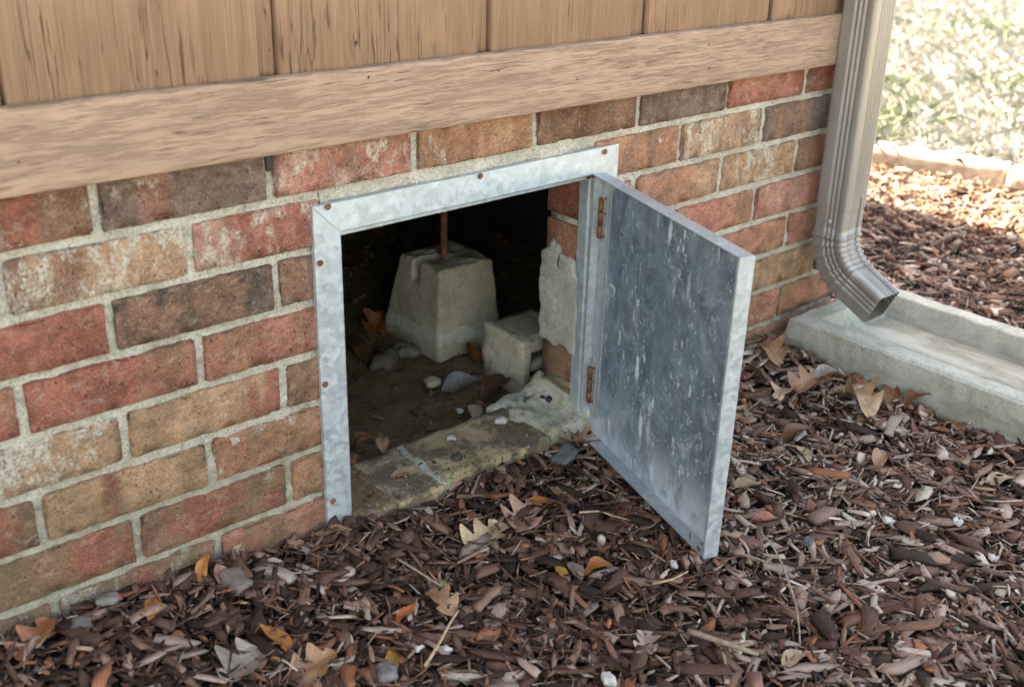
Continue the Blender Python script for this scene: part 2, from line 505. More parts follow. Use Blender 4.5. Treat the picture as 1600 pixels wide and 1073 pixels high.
def mk_leaf():
    m = Mat('dry leaf')
    c0 = m.n('ShaderNodeObjectInfo', out='Color')
    uv = m.n('ShaderNodeUVMap', uv_map='UVMap')
    v = m.obj()
    su = m.n('ShaderNodeSeparateXYZ', {0: uv}, out=None)
    rib = m.ramp(m.math('ABSOLUTE', su.outputs[1]), .015, .05, 1, 0)
    vn = m.math('FRACT', m.math('ADD', m.math('MULTIPLY', su.outputs[0], 7.0), m.math('MULTIPLY', m.math('ABSOLUTE', su.outputs[1]), -2.6)))
    vein = m.ramp(m.math('ABSOLUTE', m.math('SUBTRACT', vn, .5)), .03, .09, .5, 0)
    n1 = m.noise(v, 45, 5, .65, .4); n2 = m.noise(v, 160, 4, .6)
    c = m.mix(m.ramp(n1, .3, .72), m.mix(1.0, c0, (.62, .56, .5, 1), 'MULTIPLY'), m.mix(1.0, c0, (1.18, 1.18, 1.18, 1), 'MULTIPLY'))
    c = m.mix(m.ramp(n2, .64, .74, 0, .5), c, (.10, .05, .03, 1))
    c = m.mix(m.ramp(m.noise(v, 420, 3, .7), .5, .7, 0, .4), c, m.mix(1.0, c0, (.45, .4, .36, 1), 'MULTIPLY'))
    c = m.mix(m.math('MULTIPLY', m.math('MAXIMUM', rib, vein), .8), c, m.mix(1.0, c0, (.62, .52, .42, 1), 'MULTIPLY'))
    h = m.math('SUBTRACT', m.math('MULTIPLY', n1, .7), m.math('MAXIMUM', rib, vein))
    M['leaf'] = m.set(Base_Color=c, Roughness=.55, Normal=m.bump(h, .5, .0012), Subsurface_Weight=0.0)


def mk_pipe():
    m = Mat('painted aluminium')
    v = m.pos()
    n1 = m.noise(m.scale(v, (30, 30, 5)), 1.0, 5, .62); n2 = m.noise(v, 90, 5, .7)
    c = m.mix(m.ramp(n1, .3, .7), (.25, .222, .195, 1), (.325, .29, .258, 1))
    c = m.mix(m.ramp(n2, .60, .75, 0, .4), c, (.16, .135, .11, 1))
    z = m.n('ShaderNodeSeparateXYZ', {0: v}, out=None).outputs[2]
    M['pipe'] = m.set(Base_Color=c, Roughness=m.ramp(n1, .3, .7, .36, .52), Metallic=.35, Normal=m.bump(n2, .12, .001))


def mk_flat(name, col, rough=.8, metal=0.):
    m = Mat(name)
    v = m.obj()
    n = m.noise(v, 60, 5, .65)
    c = m.mix(m.ramp(n, .3, .7), tuple(x * .75 for x in col[:3]) + (1,), tuple(min(1, x * 1.15) for x in col[:3]) + (1,))
    M[name] = m.set(Base_Color=c, Roughness=rough, Metallic=metal, Normal=m.bump(n, .4, .001))


def mk_objcol(name, rough=.85, sc=60, bump=.5):
    m = Mat(name)
    v = m.obj()
    c0 = m.n('ShaderNodeObjectInfo', out='Color')
    n = m.noise(v, sc, 6, .68, .4)
    c = m.mix(m.ramp(n, .3, .7), m.mix(1.0, c0, (.6, .6, .6, 1), 'MULTIPLY'), m.mix(1.0, c0, (1.2, 1.2, 1.2, 1), 'MULTIPLY'))
    M[name] = m.set(Base_Color=c, Roughness=rough, Normal=m.bump(n, bump, .002))


def mk_vcol(name, rough=.8):
    m = Mat(name)
    M[name] = m.set(Base_Color=m.attr('Col'), Roughness=rough)


mk_brick(); mk_mortar()
mk_wood('siding', (.50, .318, .22, 1), (.075, .045, .03, 1), True)
mk_wood('trim', (.44, .282, .195, 1), (.07, .043, .03, 1), False)
mk_galv('galv'); mk_galv('galv_inner', True); mk_rust()
mk_concrete('pier_concrete', (.42, .345, .235, 1), (.57, .485, .35, 1), band=(-.012, .012))
mk_concrete('splash_concrete', (.43, .405, .34, 1), (.57, .54, .46, 1), moss=((.22, .21, .13, 1), .48, .70, .6), stain=(.22, .21, .165, 1), low_tint=(.026, .050))
mk_concrete('block_concrete', (.56, .46, .33, 1), (.74, .63, .48, 1), moss=((.14, .125, .055, 1), .5, .7, .6))
mk_concrete('parge', (.37, .34, .27, 1), (.52, .48, .40, 1))
mk_concrete('sill_mossy', (.36, .235, .13, 1), (.55, .395, .235, 1), moss=((.25, .20, .07, 1), .46, .66, .65), stain=(.075, .055, .038, 1), soil=(14, .44, .56))
mk_concrete('sill_wash', (.40, .35, .26, 1), (.60, .545, .44, 1), moss=((.23, .205, .09, 1), .44, .62, .8), stain=(.16, .125, .085, 1), soil=(16, .58, .66))
mk_soil('mud', (.15, .088, .040, 1), (.29, .180, .088, 1), True)
mk_soil('mulch_soil', (.024, .014, .009, 1), (.045, .027, .018, 1))
mk_soil('lawn_soil', (.23, .212, .175, 1), (.32, .30, .255, 1))
mk_chip(); mk_leaf(); mk_pipe()
mk_vcol('grass', .7)
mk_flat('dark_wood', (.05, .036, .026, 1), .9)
mk_flat('shingle', (.09, .085, .08, 1), .9)
mk_flat('zinc', (.45, .45, .46, 1), .4, .8)
mk_flat('pipe_inside', (.11, .092, .074, 1), .8)
mk_flat('seam', (.035, .03, .027, 1), .8)
mk_objcol('stone', .8); mk_objcol('twig', .8, 120)
mk_objcol('timber', .85, 30)


# ------------------------------------------------------------------ ground levels
def hmulch(x, y):
    x = np.asarray(x, float); y = np.asarray(y, float)
    h = -.030 + .03 * S(.8, 1.5, x)
    h = h + .046 * S(.42, -.15, x) * np.exp(-(y / .30) ** 2)
    h = h + .008 * S(.20, .26, x) * S(.42, .30, x) * np.exp(-(y / .10) ** 2)
    h = h + .030 * S(.85, 1.1, x) * S(1.3, 1.12, x) * np.exp(-(y / .16) ** 2)
    h = h - .012 * S(-.3, -1.1, y)
    h = h + .006 * vnoise(x, y, 9, 1) + .004 * vnoise(x, y, 23, 2)
    return h


def on_mulch(px, py, dz=0.):
    z = -.02
    for _ in range(4):
        p = at_z(px, py, z)
        z = float(hmulch(p[0], p[1])) + dz
    return at_z(px, py, z)


# ------------------------------------------------------------------ setting
def hg(x, y):
    return -.10 + 0 * x


link_ground = link('ground', grid_sheet('ground', np.linspace(-150, 150, 31), np.linspace(-150, 150, 31), hg), M['lawn_soil'])
tag(link_ground, kind='structure')

EDGE = lambda y: 2.47 + (0.59 - y) * .30          # bed / lawn edging line (base, house side)
xs = np.concatenate([np.arange(-2.4, -.7, .08), np.arange(-.7, 3.0, .02)])
ys = np.concatenate([np.arange(-3.0, -1.3, .08), np.arange(-1.3, .12, .02)])
mb = link('mulch_bed', grid_sheet('mulch_bed', xs, ys, lambda x, y: hmulch(x, y) - .008), M['mulch_soil'])
tag(mb, kind='structure')
xs2 = np.arange(1.401, 3.2, .03); ys2 = np.arange(.10, 2.6, .03)
mb2 = link('soil', grid_sheet('soil', xs2, ys2, lambda x, y: hmulch(x, y) - .008), M['mulch_soil'], mb)
# lawn sheet beyond the edging
nl, ml = 60, 70
V = []
for i in range(nl):
    yy = -14 + 34 * i / (nl - 1)
    for j in range(ml):
        t = (j / (ml - 1)) ** 2.2
        x = EDGE(yy) + .10 + t * 30
        V.append((x, yy, .018 + .03 * vnoise(np.array(x), np.array(yy), .7, 5) * t ** .3))
Fc = [(i * ml + j, i * ml + j + 1, (i + 1) * ml + j + 1, (i + 1) * ml + j) for i in range(nl - 1) for j in range(ml - 1)]
lawn = link('lawn', fast_mesh('lawn', V, Fc, True), M['lawn_soil'])
tag(lawn, kind='structure')

# crawl space behind the opening
def hcrawl(x, y):
    return -.036 + .008 * vnoise(x, y, 8, 3) + .006 * vnoise(x, y, 21, 4) + .004 * vnoise(x, y, 50, 6) + .03 * S(.45, .25, x) * S(.5, .2, y) + .05 * S(.5, 1.6, y)


cf = link('crawl_space_floor', grid_sheet('crawl_space_floor', np.arange(-2.4, 1.31, .025), np.arange(.085, 3.0, .025), hcrawl), M['mud'])
tag(cf, kind='structure')
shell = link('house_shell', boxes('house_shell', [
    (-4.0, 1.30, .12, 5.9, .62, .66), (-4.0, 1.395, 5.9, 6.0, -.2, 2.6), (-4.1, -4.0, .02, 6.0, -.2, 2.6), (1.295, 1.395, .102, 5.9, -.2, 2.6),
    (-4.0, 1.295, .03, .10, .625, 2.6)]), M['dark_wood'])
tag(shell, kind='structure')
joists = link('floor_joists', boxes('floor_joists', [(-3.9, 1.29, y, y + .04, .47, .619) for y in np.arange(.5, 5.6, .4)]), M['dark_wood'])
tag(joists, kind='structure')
ro = mesh_from('roof', [(-4.5, -.42, 2.58), (1.50, -.42, 2.58), (1.50, 3.0, 4.1), (-4.5, 3.0, 4.1), (1.50, 6.4, 2.58), (-4.5, 6.4, 2.58),
                        (-4.5, -.42, 2.70), (1.50, -.42, 2.70), (1.50, 3.0, 4.24), (-4.5, 3.0, 4.24), (1.50, 6.4, 2.70), (-4.5, 6.4, 2.70)],
               [(0, 1, 2, 3), (3, 2, 4, 5), (6, 9, 8, 7), (9, 11, 10, 8), (0, 6, 7, 1), (5, 4, 10, 11), (1, 7, 8, 2), (2, 8, 10, 4), (0, 3, 9, 6), (3, 5, 11, 9)])
tag(link('roof', fix_normals(ro), M['shingle']), kind='structure')

# ------------------------------------------------------------------ brick wall
LB, CB, MJ = .2032, .0677, .0052
OX0, OX1 = .262, .722                  # rough opening in the brickwork
wall = empty('brick_wall', (0.6, 0, 0))
tag(wall, 'red and tan brick foundation wall with pale mortar under the wooden siding', 'brick wall', kind='thing')
WX = 0.6


def wlink(name, me, mat, loc=(0, 0, 0)):
    return link(name, me, mat, wall, (loc[0] - WX, loc[1], loc[2]))


RED = srgb(168, 100, 82, .95); RED2 = srgb(184, 118, 98, .95); BRN = srgb(148, 108, 86, .95); TAN = srgb(184, 142, 110, .95)
ORG = srgb(180, 126, 98, .95); DRK = srgb(108, 86, 72, .95); PNK = srgb(194, 140, 122, .95); GRY = srgb(126, 102, 90, .95)
# (row, index) -> colour 1, colour 2, (band, bloom, dark)
SPEC = {
    (0, -1): (RED, BRN, (-.05, -.02, 0)), (0, 0): (GRY, srgb(150, 100, 84, .95), (.0, .05, .06)), (0, 1): (RED2, PNK, (0, .10, -.1)), (0, 2): (ORG, TAN, (.05, .01, -.1)),
    (0, 3): (BRN, srgb(142, 98, 72, .72), (0, -.15, -.05)), (0, 4): (GRY, DRK, (0, -.15, .06)), (0, 5): (RED, RED2, (0, -.06, -.1)), (0, 6): (RED, DRK, (0, -.1, 0)),
    (1, -1): (RED, BRN, (0, -.05, 0)), (1, 0): (BRN, TAN, (.06, .13, -.1)), (1, 1): (RED, PNK, (0, .06, -.1)),
    (1, 4): (ORG, BRN, (0, -.1, -.1)), (1, 5): (TAN, BRN, (0, .10, -.1)), (1, 6): (BRN, GRY, (.08, -.1, .05)),
    (2, -1): (RED, RED, (0, -.15, 0)), (2, 0): (BRN, DRK, (.0, -.12, .12)), (2, 1): (BRN, GRY, (0, -.15, -.02)),
    (2, 3): (ORG, RED, (0, -.1, -.1)), (2, 4): (ORG, TAN, (0, -.1, -.1)), (2, 5): (TAN, BRN, (0, .06, -.1)), (2, 6): (RED, BRN, (0, -.1, -.05)),
    (3, -1): (RED, BRN, (0, -.1, 0)), (3, 0): (RED, BRN, (0, -.1, -.02)), (3, 1): (RED2, ORG, (0, -.06, -.1)),
    (3, 4): (ORG, RED2, (0, -.1, -.1)), (3, 5): (ORG, RED2, (0, -.12, -.1)), (3, 6): (RED2, PNK, (0, -.1, -.1)),
    (4, -1): (TAN, BRN, (0, .12, -.1)), (4, 0): (TAN, RED, (-.04, -.12, -.1)), (4, 1): (BRN, TAN, (0, -.1, 0)),
    (5, -1): (BRN, RED, (0, -.1, 0)), (5, 0): (TAN, RED, (-.05, -.15, -.1)), (5, 1): (ORG, RED2, (0, .0, -.1)),
    (6, -1): (BRN, RED, (.0, -.1, 0)), (6, 0): (RED, BRN, (.02, -.06, .04)), (6, 1): (ORG, BRN, (0, -.1, -.1)),
    (7, -1): (RED, BRN, (0, .05, 0)), (7, 0): (RED, BRN, (0, .10, .02)), (7, 1): (RED2, BRN, (0, -.05, -.1)),
}
rb = random.Random(11)
PAL = [(ORG, TAN), (ORG, RED2), (TAN, BRN), (RED, BRN), (ORG, BRN), (BRN, TAN), (RED2, ORG)]


def add_brick(x0, x1, row, idx, depth=.10, seed=None):
    L = x1 - x0
    if L < .018: return
    sd = rb.random() * 40
    vis = x1 > -.35
    me = rbox('brick', L, depth, CB - 2 * MJ, r=.0024, n=(max(2, int(L / .007)) if vis else 6, 4 if x0 > OX1 - .02 and x0 < OX1 + .05 else 2, 4), amp=.0010, freq=48, chip=.0050, seed=sd)
    zc = .52 - (row + .5) * CB
    o = wlink('brick', me, M['brick'], ((x0 + x1) / 2, depth / 2 + rb.uniform(-.0012, .0015), zc))
    o.rotation_euler = (rb.uniform(-.006, .006), rb.uniform(-.005, .005), rb.uniform(-.004, .004))
    c1, c2, p = SPEC.get((row, idx)) or (*rb.choice(PAL), (rb.uniform(-.04, .05), rb.uniform(-.16, .04), rb.uniform(-.12, .0)))
    j = rb.uniform(.92, 1.08)
    o['c1'] = [c * j for c in c1[:3]]; o['c2'] = [c * j for c in c2[:3]]; o['p'] = list(p)


WALL_R = 1.392
for row in range(0, 10):
    off = (-.045 if row % 2 else 0.) * 1.0 + (.5 if row % 2 else 0.)
    if row % 2 == 0: off = -.03
    for k in range(-5, 8):
        x0 = (k + off) * LB + MJ; x1 = (k + 1 + off) * LB - MJ
        x1 = min(x1, WALL_R)
        if x1 - x0 < .018: continue
        if 1 <= row <= 6 or row >= 7:
            segs = []
            if x0 < OX0: segs.append((x0, min(x1, OX0 - .002)))
            if x1 > OX1: segs.append((max(x0, OX1), x1))
            if row >= 8: segs = [(x0, x1)]
            # keep slivers out: jamb bricks at least 45 mm
            for a, b in segs:
                if 0 < b - a < .045 and abs(a - OX1) < 1e-6: continue
                if abs(b - (OX0 - .002)) < 1e-6 and b - a < .02: continue
                if a > OX1 and a - OX1 < .06: a = OX1
                add_brick(a, b, row, k + row % 2)
        else:
            add_brick(x0, x1, row, k)
# mortar: one bed behind the bricks with the opening left free
YM0, YM1 = .0060, .094
mo_me = boxes('mortar', [(-1.05, OX0 + .001, YM0 + .004, YM1, -.16, .5195), (OX1 + .004, WALL_R - .004, YM0 + .004, YM1, -.16, .5195),
                         (OX0 + .001, OX1 + .004, YM0 + .004, YM1, .408, .5195), (OX0 + .001, OX1 + .004, YM0 + .004, YM1, -.16, -.05)])


def mortar_sheet(x0, x1, z0, z1, st=.0034):
    xs_, zs_ = np.arange(x0, x1 + st * .5, st), np.arange(z0, z1 + st * .5, st)
    X, Z = np.meshgrid(xs_, zs_, indexing='ij')
    Yv = YM0 - .0006 + .0030 * vnoise(X, Z, 30, 31) + .0020 * vnoise(X, Z, 90, 32) + .0011 * vnoise(X, Z, 210, 33)
    nz = len(zs_)
    i = (np.arange(len(xs_) - 1)[:, None] * nz + np.arange(nz - 1)[None]).ravel()
    return np.stack([X.ravel(), Yv.ravel(), Z.ravel()], 1), np.stack([i, i + nz, i + nz + 1, i + 1], 1)


VM, FM, nb = [np.array([v.co for v in mo_me.vertices])], [np.array([tuple(p.vertices) for p in mo_me.polygons])], len(mo_me.vertices)
for q in ((-.45, OX0, -.06, .519), (OX1 + .001, WALL_R - .004, -.06, .519), (OX0, OX1 + .001, .412, .519)):
    v_, f_ = mortar_sheet(*q)
    VM.append(v_); FM.append(f_ + nb); nb += len(v_)
wlink('mortar', fast_mesh('mortar', np.concatenate(VM), np.concatenate(FM)), M['mortar'])
# plain brickwork carries on left, out of the picture
plain = wlink('far_brickwork', boxes('far_brickwork', [(-4.0, -1.052, .003, .098, -.16, .519)]), M['mortar'])
# weep hole in the top course
wh = at_y(422, 254, 0)
hole = wlink('weep_hole', rbox('weep_hole', .009, .012, .022, r=.003, n=(2, 2, 2)), M['seam'], (wh[0], .0065, wh[2]))

# parged mortar patch on the right jamb, and mortar smears
def parge_warp(p):
    t = (p.z + .077) / .154
    n_ = mn.noise(Vector((p.y * 60, 4.2, 1.1)))
    p.z += max(0, t - .6) / .4 * (.009 * n_ + (.016 if .0 < p.y < .02 else 0) - .006 * (p.y < -.03)) + (1 - min(1, t / .3)) * .008 * mn.noise(Vector((p.y * 50, 9.2, 1.1)))
    if p.y < 0: p.y += .003 * mn.noise(Vector((p.z * 45, 3.3, 0))) + .008 * (t > .85)
    else: p.y += .0035 * mn.noise(Vector((p.z * 70, 7.3, 0)))
    return p


pm = rbox('parging', .010, .086, .154, r=.004, n=(3, 16, 26), amp=.003, freq=28, chip=.003, seed=3.3, warp=parge_warp)
wlink('parging', pm, M['parge'], (OX1 - .0005, .0625, .186))

# sill across the foot of the opening
def sill_piece(name, x0, x1, y0, y1, zt, mat, seed, tilt=0.):
    w, d, h = x1 - x0, y1 - y0, .07
    me = rbox(name, w, d, h, r=.007, n=(max(4, int(w / .007)), 14, 4), amp=.0024, freq=30, chip=.005, seed=seed)
    o = wlink(name, me, M[mat], ((x0 + x1) / 2, (y0 + y1) / 2, zt - h / 2))
    o.rotation_euler = (tilt, 0, random.uniform(-.03, .03))
    return o


sill_piece('sill_brick', .345, .434, -.022, .105, .004, 'sill_mossy', 1.2, .05)
sill_piece('sill_brick', .438, .645, -.014, .108, .006, 'sill_mossy', 2.6, .04)
sill_piece('sill_joint', .420, .452, -.014, .112, .0035, 'sill_wash', 4.4, .05)
def wash_warp(p):
    x = p.x + .68; y = p.y + .058
    t = max(0, min(1, (p.z + .035) / .07))
    rise = float(S(.695, .735, x)) * .030 * float(S(-.03, .04, y)) - .006 * float(S(.66, .62, x))
    p.z += t * (rise + .003 * mn.noise(Vector((x * 45, y * 45, 1))))
    p.y += (.010 * mn.noise(Vector((x * 26, 2.2, 0)))) * (1 if abs(p.y) > .05 else 0)
    p.x += (.014 * mn.noise(Vector((y * 30, 7.2, 0)))) * (1 if p.x < -.04 else 0)
    return p


me = rbox('sill_wash', .116, .135, .07, r=.006, n=(18, 18, 4), amp=.0024, freq=32, chip=.004, seed=5.5, warp=wash_warp)
wlink('sill_wash', me, M['sill_wash'], (.680, .058, -.024)).rotation_euler = (.05, 0, .02)
sill_piece('sill_soil', .250, .362, -.016, .115, .0035, 'mud', 7.5, .06)
# ------------------------------------------------------------------ wooden siding and skirt board
siding = empty('wood_siding', (0.6, 0, .6))
tag(siding, 'tan painted vertical wood siding with cracked boards above a horizontal skirt board', 'siding', kind='thing')
GR = [(-.68, -.66), (-.392, -.376), (-.096, -.080), (.189, .214), (.496, .517), (.772, .804), (1.081, 1.092)]
zt_trim = lambda x: .6012 - .0105 * (x + .1)
zb_trim = lambda x: .5165 - .0085 * (x + .1)
SY = -.006                               # siding face


def slink(name, me, mat):
    o = link(name, me, mat, siding, (-.6, 0, -.6))
    return o


def plank(name, x0, x1, y0, y1, z1, r, seed):
    w, h = x1 - x0, z1 - .585
    xc, zc = (x0 + x1) / 2, (z1 + .585) / 2

    def wp(p):
        if p.z < -h / 2 + .02:
            p.z = zt_trim(p.x + xc) - .004 - zc + .0008 * mn.noise(Vector((p.x * 90, seed, 0)))
        return p
    me = rbox(name, w, y1 - y0, h, r=r, n=(max(3, int(w / .02)), 1, 6), amp=.0006, freq=9, seed=seed, warp=wp)
    o = link(name, me, M['siding'], siding, (xc - .6, (y0 + y1) / 2, zc - .6))
    return o


xs_ = [-1.5] + [v for g in GR for v in g] + [1.388]
for i in range(0, len(xs_), 2):
    plank('siding_board', xs_[i], xs_[i + 1], SY, .026, 2.58, .003, 1.3 * i + 2)
for i, (a, b) in enumerate(GR):
    plank('groove_strip', a + .0018, b - .0018, SY + .0075, .027, 2.58, .002, 40 + i)
XJ = float(at_y(938, 130, -.02)[0])
for i, (a, b) in enumerate([(-1.5, 1.386)]):
    xc = (a + b) / 2

    def wp(p, xc=xc):
        x = p.x + xc
        t = (p.z + .043) / .086
        zz = zb_trim(x) * (1 - t) + zt_trim(x) * t
        p.z = zz - .555 + .0006 * mn.noise(Vector((x * 40, t * 3, 5)))
        return p
    me = rbox('skirt_board', b - a, .020, .086, r=.0028, n=(int((b - a) / .02), 2, 6), amp=.0004, freq=20, seed=i * 3.3, warp=wp)
    link('skirt_board', me, M['trim'], siding, (xc - .6, -.0115, .555 - .6))

bm = bmesh.new()
bmesh.ops.create_uvsphere(bm, u_segments=10, v_segments=6, radius=.0019)
for v in bm.verts: v.co.y *= .35
nail_me = bpy.data.meshes.new('nail'); bm.to_mesh(nail_me); bm.free()
for px, py in [(1108, 70), (1108, 107), (576, 121), (779, 111), (902, 124)]:
    p = at_y(px, py, -.0215)
    link('nail', nail_me, M['seam'], siding, (p[0] - .6, -.0212, p[2] - .6))

# ------------------------------------------------------------------ access door: frame, screws, hinges, leaf
door = empty('access_door', (.5, 0, 0))
tag(door, 'galvanized steel crawl space access door standing wide open in its frame', 'access door', kind='thing')
FX0, FX1, FZ1 = .247, .762, .4395
PROF = [(0, .002), (0, -.0045), (.0355, -.0055), (.0365, -.0045), (.0365, .012), (.0475, .012), (.0475, .034)]


PROF_R = [(0, .002), (0, -.0045), (.0425, -.0055), (.0440, -.0045), (.0440, .004), (.0465, .006), (.0465, .012), (.0440, .014), (.0440, .026)]


def frame_piece(kind):
    V = []
    prof = PROF_R if kind == 'right' else PROF
    for d, y in prof:
        if kind == 'left': e = ((FX0 + d, y, -.03), (FX0 + d, y, FZ1 - d - .0004))
        elif kind == 'right': e = ((FX1 - d, y, .0), (FX1 - d, y, FZ1 - d - .0004))
        else: e = ((FX0 + d, y - .0004, FZ1 - d), (FX1 - d, y - .0004, FZ1 - d))
        nseg = 10
        for k in range(nseg + 1):
            t = k / nseg
            p = [e[0][i] * (1 - t) + e[1][i] * t for i in range(3)]
            w = .0009 * mn.noise(Vector((p[0] * 7, p[2] * 7, 3)))
            V.append((p[0] - .5 + (w if kind != 'top' else 0), p[1] + w * .6, p[2] + (w if kind == 'top' else 0)))
    n = 11
    Fc = [(i * n + k, (i + 1) * n + k, (i + 1) * n + k + 1, i * n + k + 1) for i in range(len(prof) - 1) for k in range(10)]
    me = mesh_from('frame_' + kind, V, Fc)
    return fix_normals(me)


for kind, nm in (('left', 'frame_stile'), ('top', 'frame_rail'), ('right', 'frame_stile')):
    o = link(nm, frame_piece(kind), M['galv'], door)
    md = o.modifiers.new('thickness', 'SOLIDIFY'); md.thickness = .0011; md.offset = 0
# screws
bm = bmesh.new()
bmesh.ops.create_uvsphere(bm, u_segments=14, v_segments=8, radius=.0040)
for v in bm.verts:
    v.co.y *= .45
    if v.co.y < -.0009 and abs(v.co.x) < .0007: v.co.y += .0012
sm = bpy.data.meshes.new('screw'); bm.to_mesh(sm); bm.free()
bm = bmesh.new()
bmesh.ops.create_cone(bm, cap_ends=True, segments=16, radius1=.0062, radius2=.0058, depth=.0012, matrix=Matrix.Rotation(math.pi / 2, 4, 'X'))
wm_ = bpy.data.meshes.new('washer'); bm.to_mesh(wm_); bm.free()
for (px, py) in [(512, 323), (750, 275), (945, 237), (500, 411), (508, 600), (520, 782)]:
    p = at_y(px, py, -.006)
    o = link('screw', sm, M['rust'], door, (p[0] - .5, -.0072, p[2]))

# door leaf: local x = along width from the hinge, local y = inward face direction, z up
DU = Vector((-.304, -.953, 0)).normalized(); DN = Vector((-.953, .304, 0)).normalized()
DW, DZ0, DZ1, DF = .375, -.010, .407, .021
HG = Vector((.7225, -.020, 0))
SHEAR = .018


def dpt(u, n, z):
    bow = .0025 * math.sin(math.pi * min(1, max(0, u / DW))) * math.sin(math.pi * (z - DZ0) / (DZ1 - DZ0))
    u2 = u + SHEAR * (z - DZ1)
    p = HG + DU * u2 + DN * (n + bow * (1 if n < .002 else 0))
    return (p.x - .5, p.y, z)


def dsheet(name, fn, nu, nv, mat, parent, solid=.0012):
    V = [dpt(*fn(i / nu, j / nv)) for i in range(nu + 1) for j in range(nv + 1)]
    Fc = [(i * (nv + 1) + j, (i + 1) * (nv + 1) + j, (i + 1) * (nv + 1) + j + 1, i * (nv + 1) + j + 1) for i in range(nu) for j in range(nv)]
    o = link(name, fix_normals(mesh_from(name, V, Fc, False)), M[mat], parent)
    md = o.modifiers.new('thickness', 'SOLIDIFY'); md.thickness = solid; md.offset = 0
    return o


leaf_panel = dsheet('door_leaf', lambda a, b: (a * DW, 0, DZ0 + b * (DZ1 - DZ0)), 16, 16, 'galv_inner', door)
dsheet('top_flange', lambda a, b: (a * DW, b * DF, DZ1), 12, 2, 'galv', leaf_panel)
dsheet('bottom_flange', lambda a, b: (.03 + a * (DW - .03), b * DF, DZ0), 12, 2, 'galv', leaf_panel)
dsheet('end_flange', lambda a, b: (DW, b * DF, DZ0 + a * (DZ1 - DZ0) - .0006), 12, 2, 'galv', leaf_panel)
dsheet('end_lip', lambda a, b: (DW - b * .004, DF, DZ0 + .001 + a * (DZ1 - DZ0 - .002)), 12, 2, 'galv', leaf_panel)
dsheet('hinge_flange', lambda a, b: (.0, b * (DF - .004), DZ0 + .035 + a * (DZ1 - DZ0 - .04)), 12, 2, 'galv', leaf_panel)
# stiffening strip on the hinge side of the inner face
dsheet('hinge_strip', lambda a, b: (.004 + b * .024, .0022, DZ0 + .03 + a * (DZ1 - DZ0 - .034)), 14, 2, 'galv', leaf_panel)
for zc in (.345, .075):
    hg_ = empty('hinge')
    hg_.parent = door
    V, Fc = [], []

    def add_tube(c0, c1, r, n=10):
        b = len(V)
        d = (Vector(c1) - Vector(c0)).normalized()
        a = d.orthogonal().normalized(); e = d.cross(a)
        for c in (c0, c1):
            for k in range(n):
                t = 2 * math.pi * k / n
                V.append(tuple(Vector(c) + a * r * math.cos(t) + e * r * math.sin(t)))
        for k in range(n): Fc.append((b + k, b + (k + 1) % n, b + n + (k + 1) % n, b + n + k))
        Fc.append(tuple(b + k for k in range(n))[::-1]); Fc.append(tuple(b + n + k for k in range(n)))
    pl = dsheet('hinge_leaf', lambda a, b: (.005 + b * .017, .0045, zc - .034 + a * .068), 4, 2, 'galv', hg_)
    for i, dz in enumerate((-.024, -.003, .018)):
        V, Fc = [], []
        add_tube(dpt(.008, .0075, zc + dz - .009), dpt(.008, .0075, zc + dz + .009), .0042)
        link('knuckle', mesh_from('knuckle', V, Fc, True), M['rust'], hg_)
    for dz in (-.029, .006, .029):
        p = dpt(.016, .0055, zc + dz)
        link('hinge_screw', sm, M['rust'], hg_, p, (0, 0, 1.2)).scale = (.6, .6, .6)
# rusty bolt holes on the leaf
for u, z, s in ((.352, .125, .9), (.065, .335, .55), (.075, .085, .45)):
    link('rivet', sm, M['rust'], leaf_panel, dpt(u, .0022, z), (0, 0, math.atan2(DN.x, -DN.y) * -1)).scale = (s, s, s)

# ------------------------------------------------------------------ downspout
spout = empty('downspout', (1.288, -.052, .1))
tag(spout, 'taupe ribbed metal downspout with a curved elbow at the house corner', 'downspout')
PXH, PYH = .032, .0315


def spout_section():
    """closed cross-section, ribbed on all faces; returns list of (x, y) and which rib level"""
    pts = []
    rc = .006

    def side(n, a, b, L, ribs):
        for k in range(n):
            t = (k + .5) / n
            s_ = -L + 2 * L * t
            dpth = 0
            for c, w in ribs:
                q = abs(s_ - c) / w
                if q < 1: dpth = max(dpth, .5 + .5 * math.cos(math.pi * q))
            yield s_, dpth * .0024
    NS = 44
    fr = [(-.012, .0042), (-.004, .0042), (.004, .0042), (.012, .0042), (.020, .0042)]
    sd = [(-.015, .005), (-.006, .005), (.003, .005)]
    hx, hy = PXH, PYH
    for s_, d in side(NS, 0, 0, hx - rc, fr): pts.append((s_, -hy + d))          # front (-y)
    for k in range(1, 5): t = k / 5 * math.pi / 2; pts.append((hx - rc + rc * math.sin(t), -hy + rc - rc * math.cos(t)))
    for s_, d in side(NS, 0, 0, hy - rc, sd): pts.append((hx - d, s_))           # right
    for k in range(1, 5): t = k / 5 * math.pi / 2; pts.append((hx - rc + rc * math.cos(t), hy - rc + rc * math.sin(t)))
    for s_, d in side(12, 0, 0, hx - rc, []): pts.append((-s_, hy))
    for k in range(1, 5): t = k / 5 * math.pi / 2; pts.append((-hx + rc - rc * math.sin(t), hy - rc + rc * math.cos(t)))
    sd2 = [(-c, w) for c, w in sd]
    for s_, d in side(NS, 0, 0, hy - rc, sd2): pts.append((-hx + d, -s_))        # left (seen)
    for k in range(1, 5): t = k / 5 * math.pi / 2; pts.append((-hx + rc - rc * math.cos(t), -hy + rc - rc * math.sin(t)))
    return pts


SEC = spout_section()


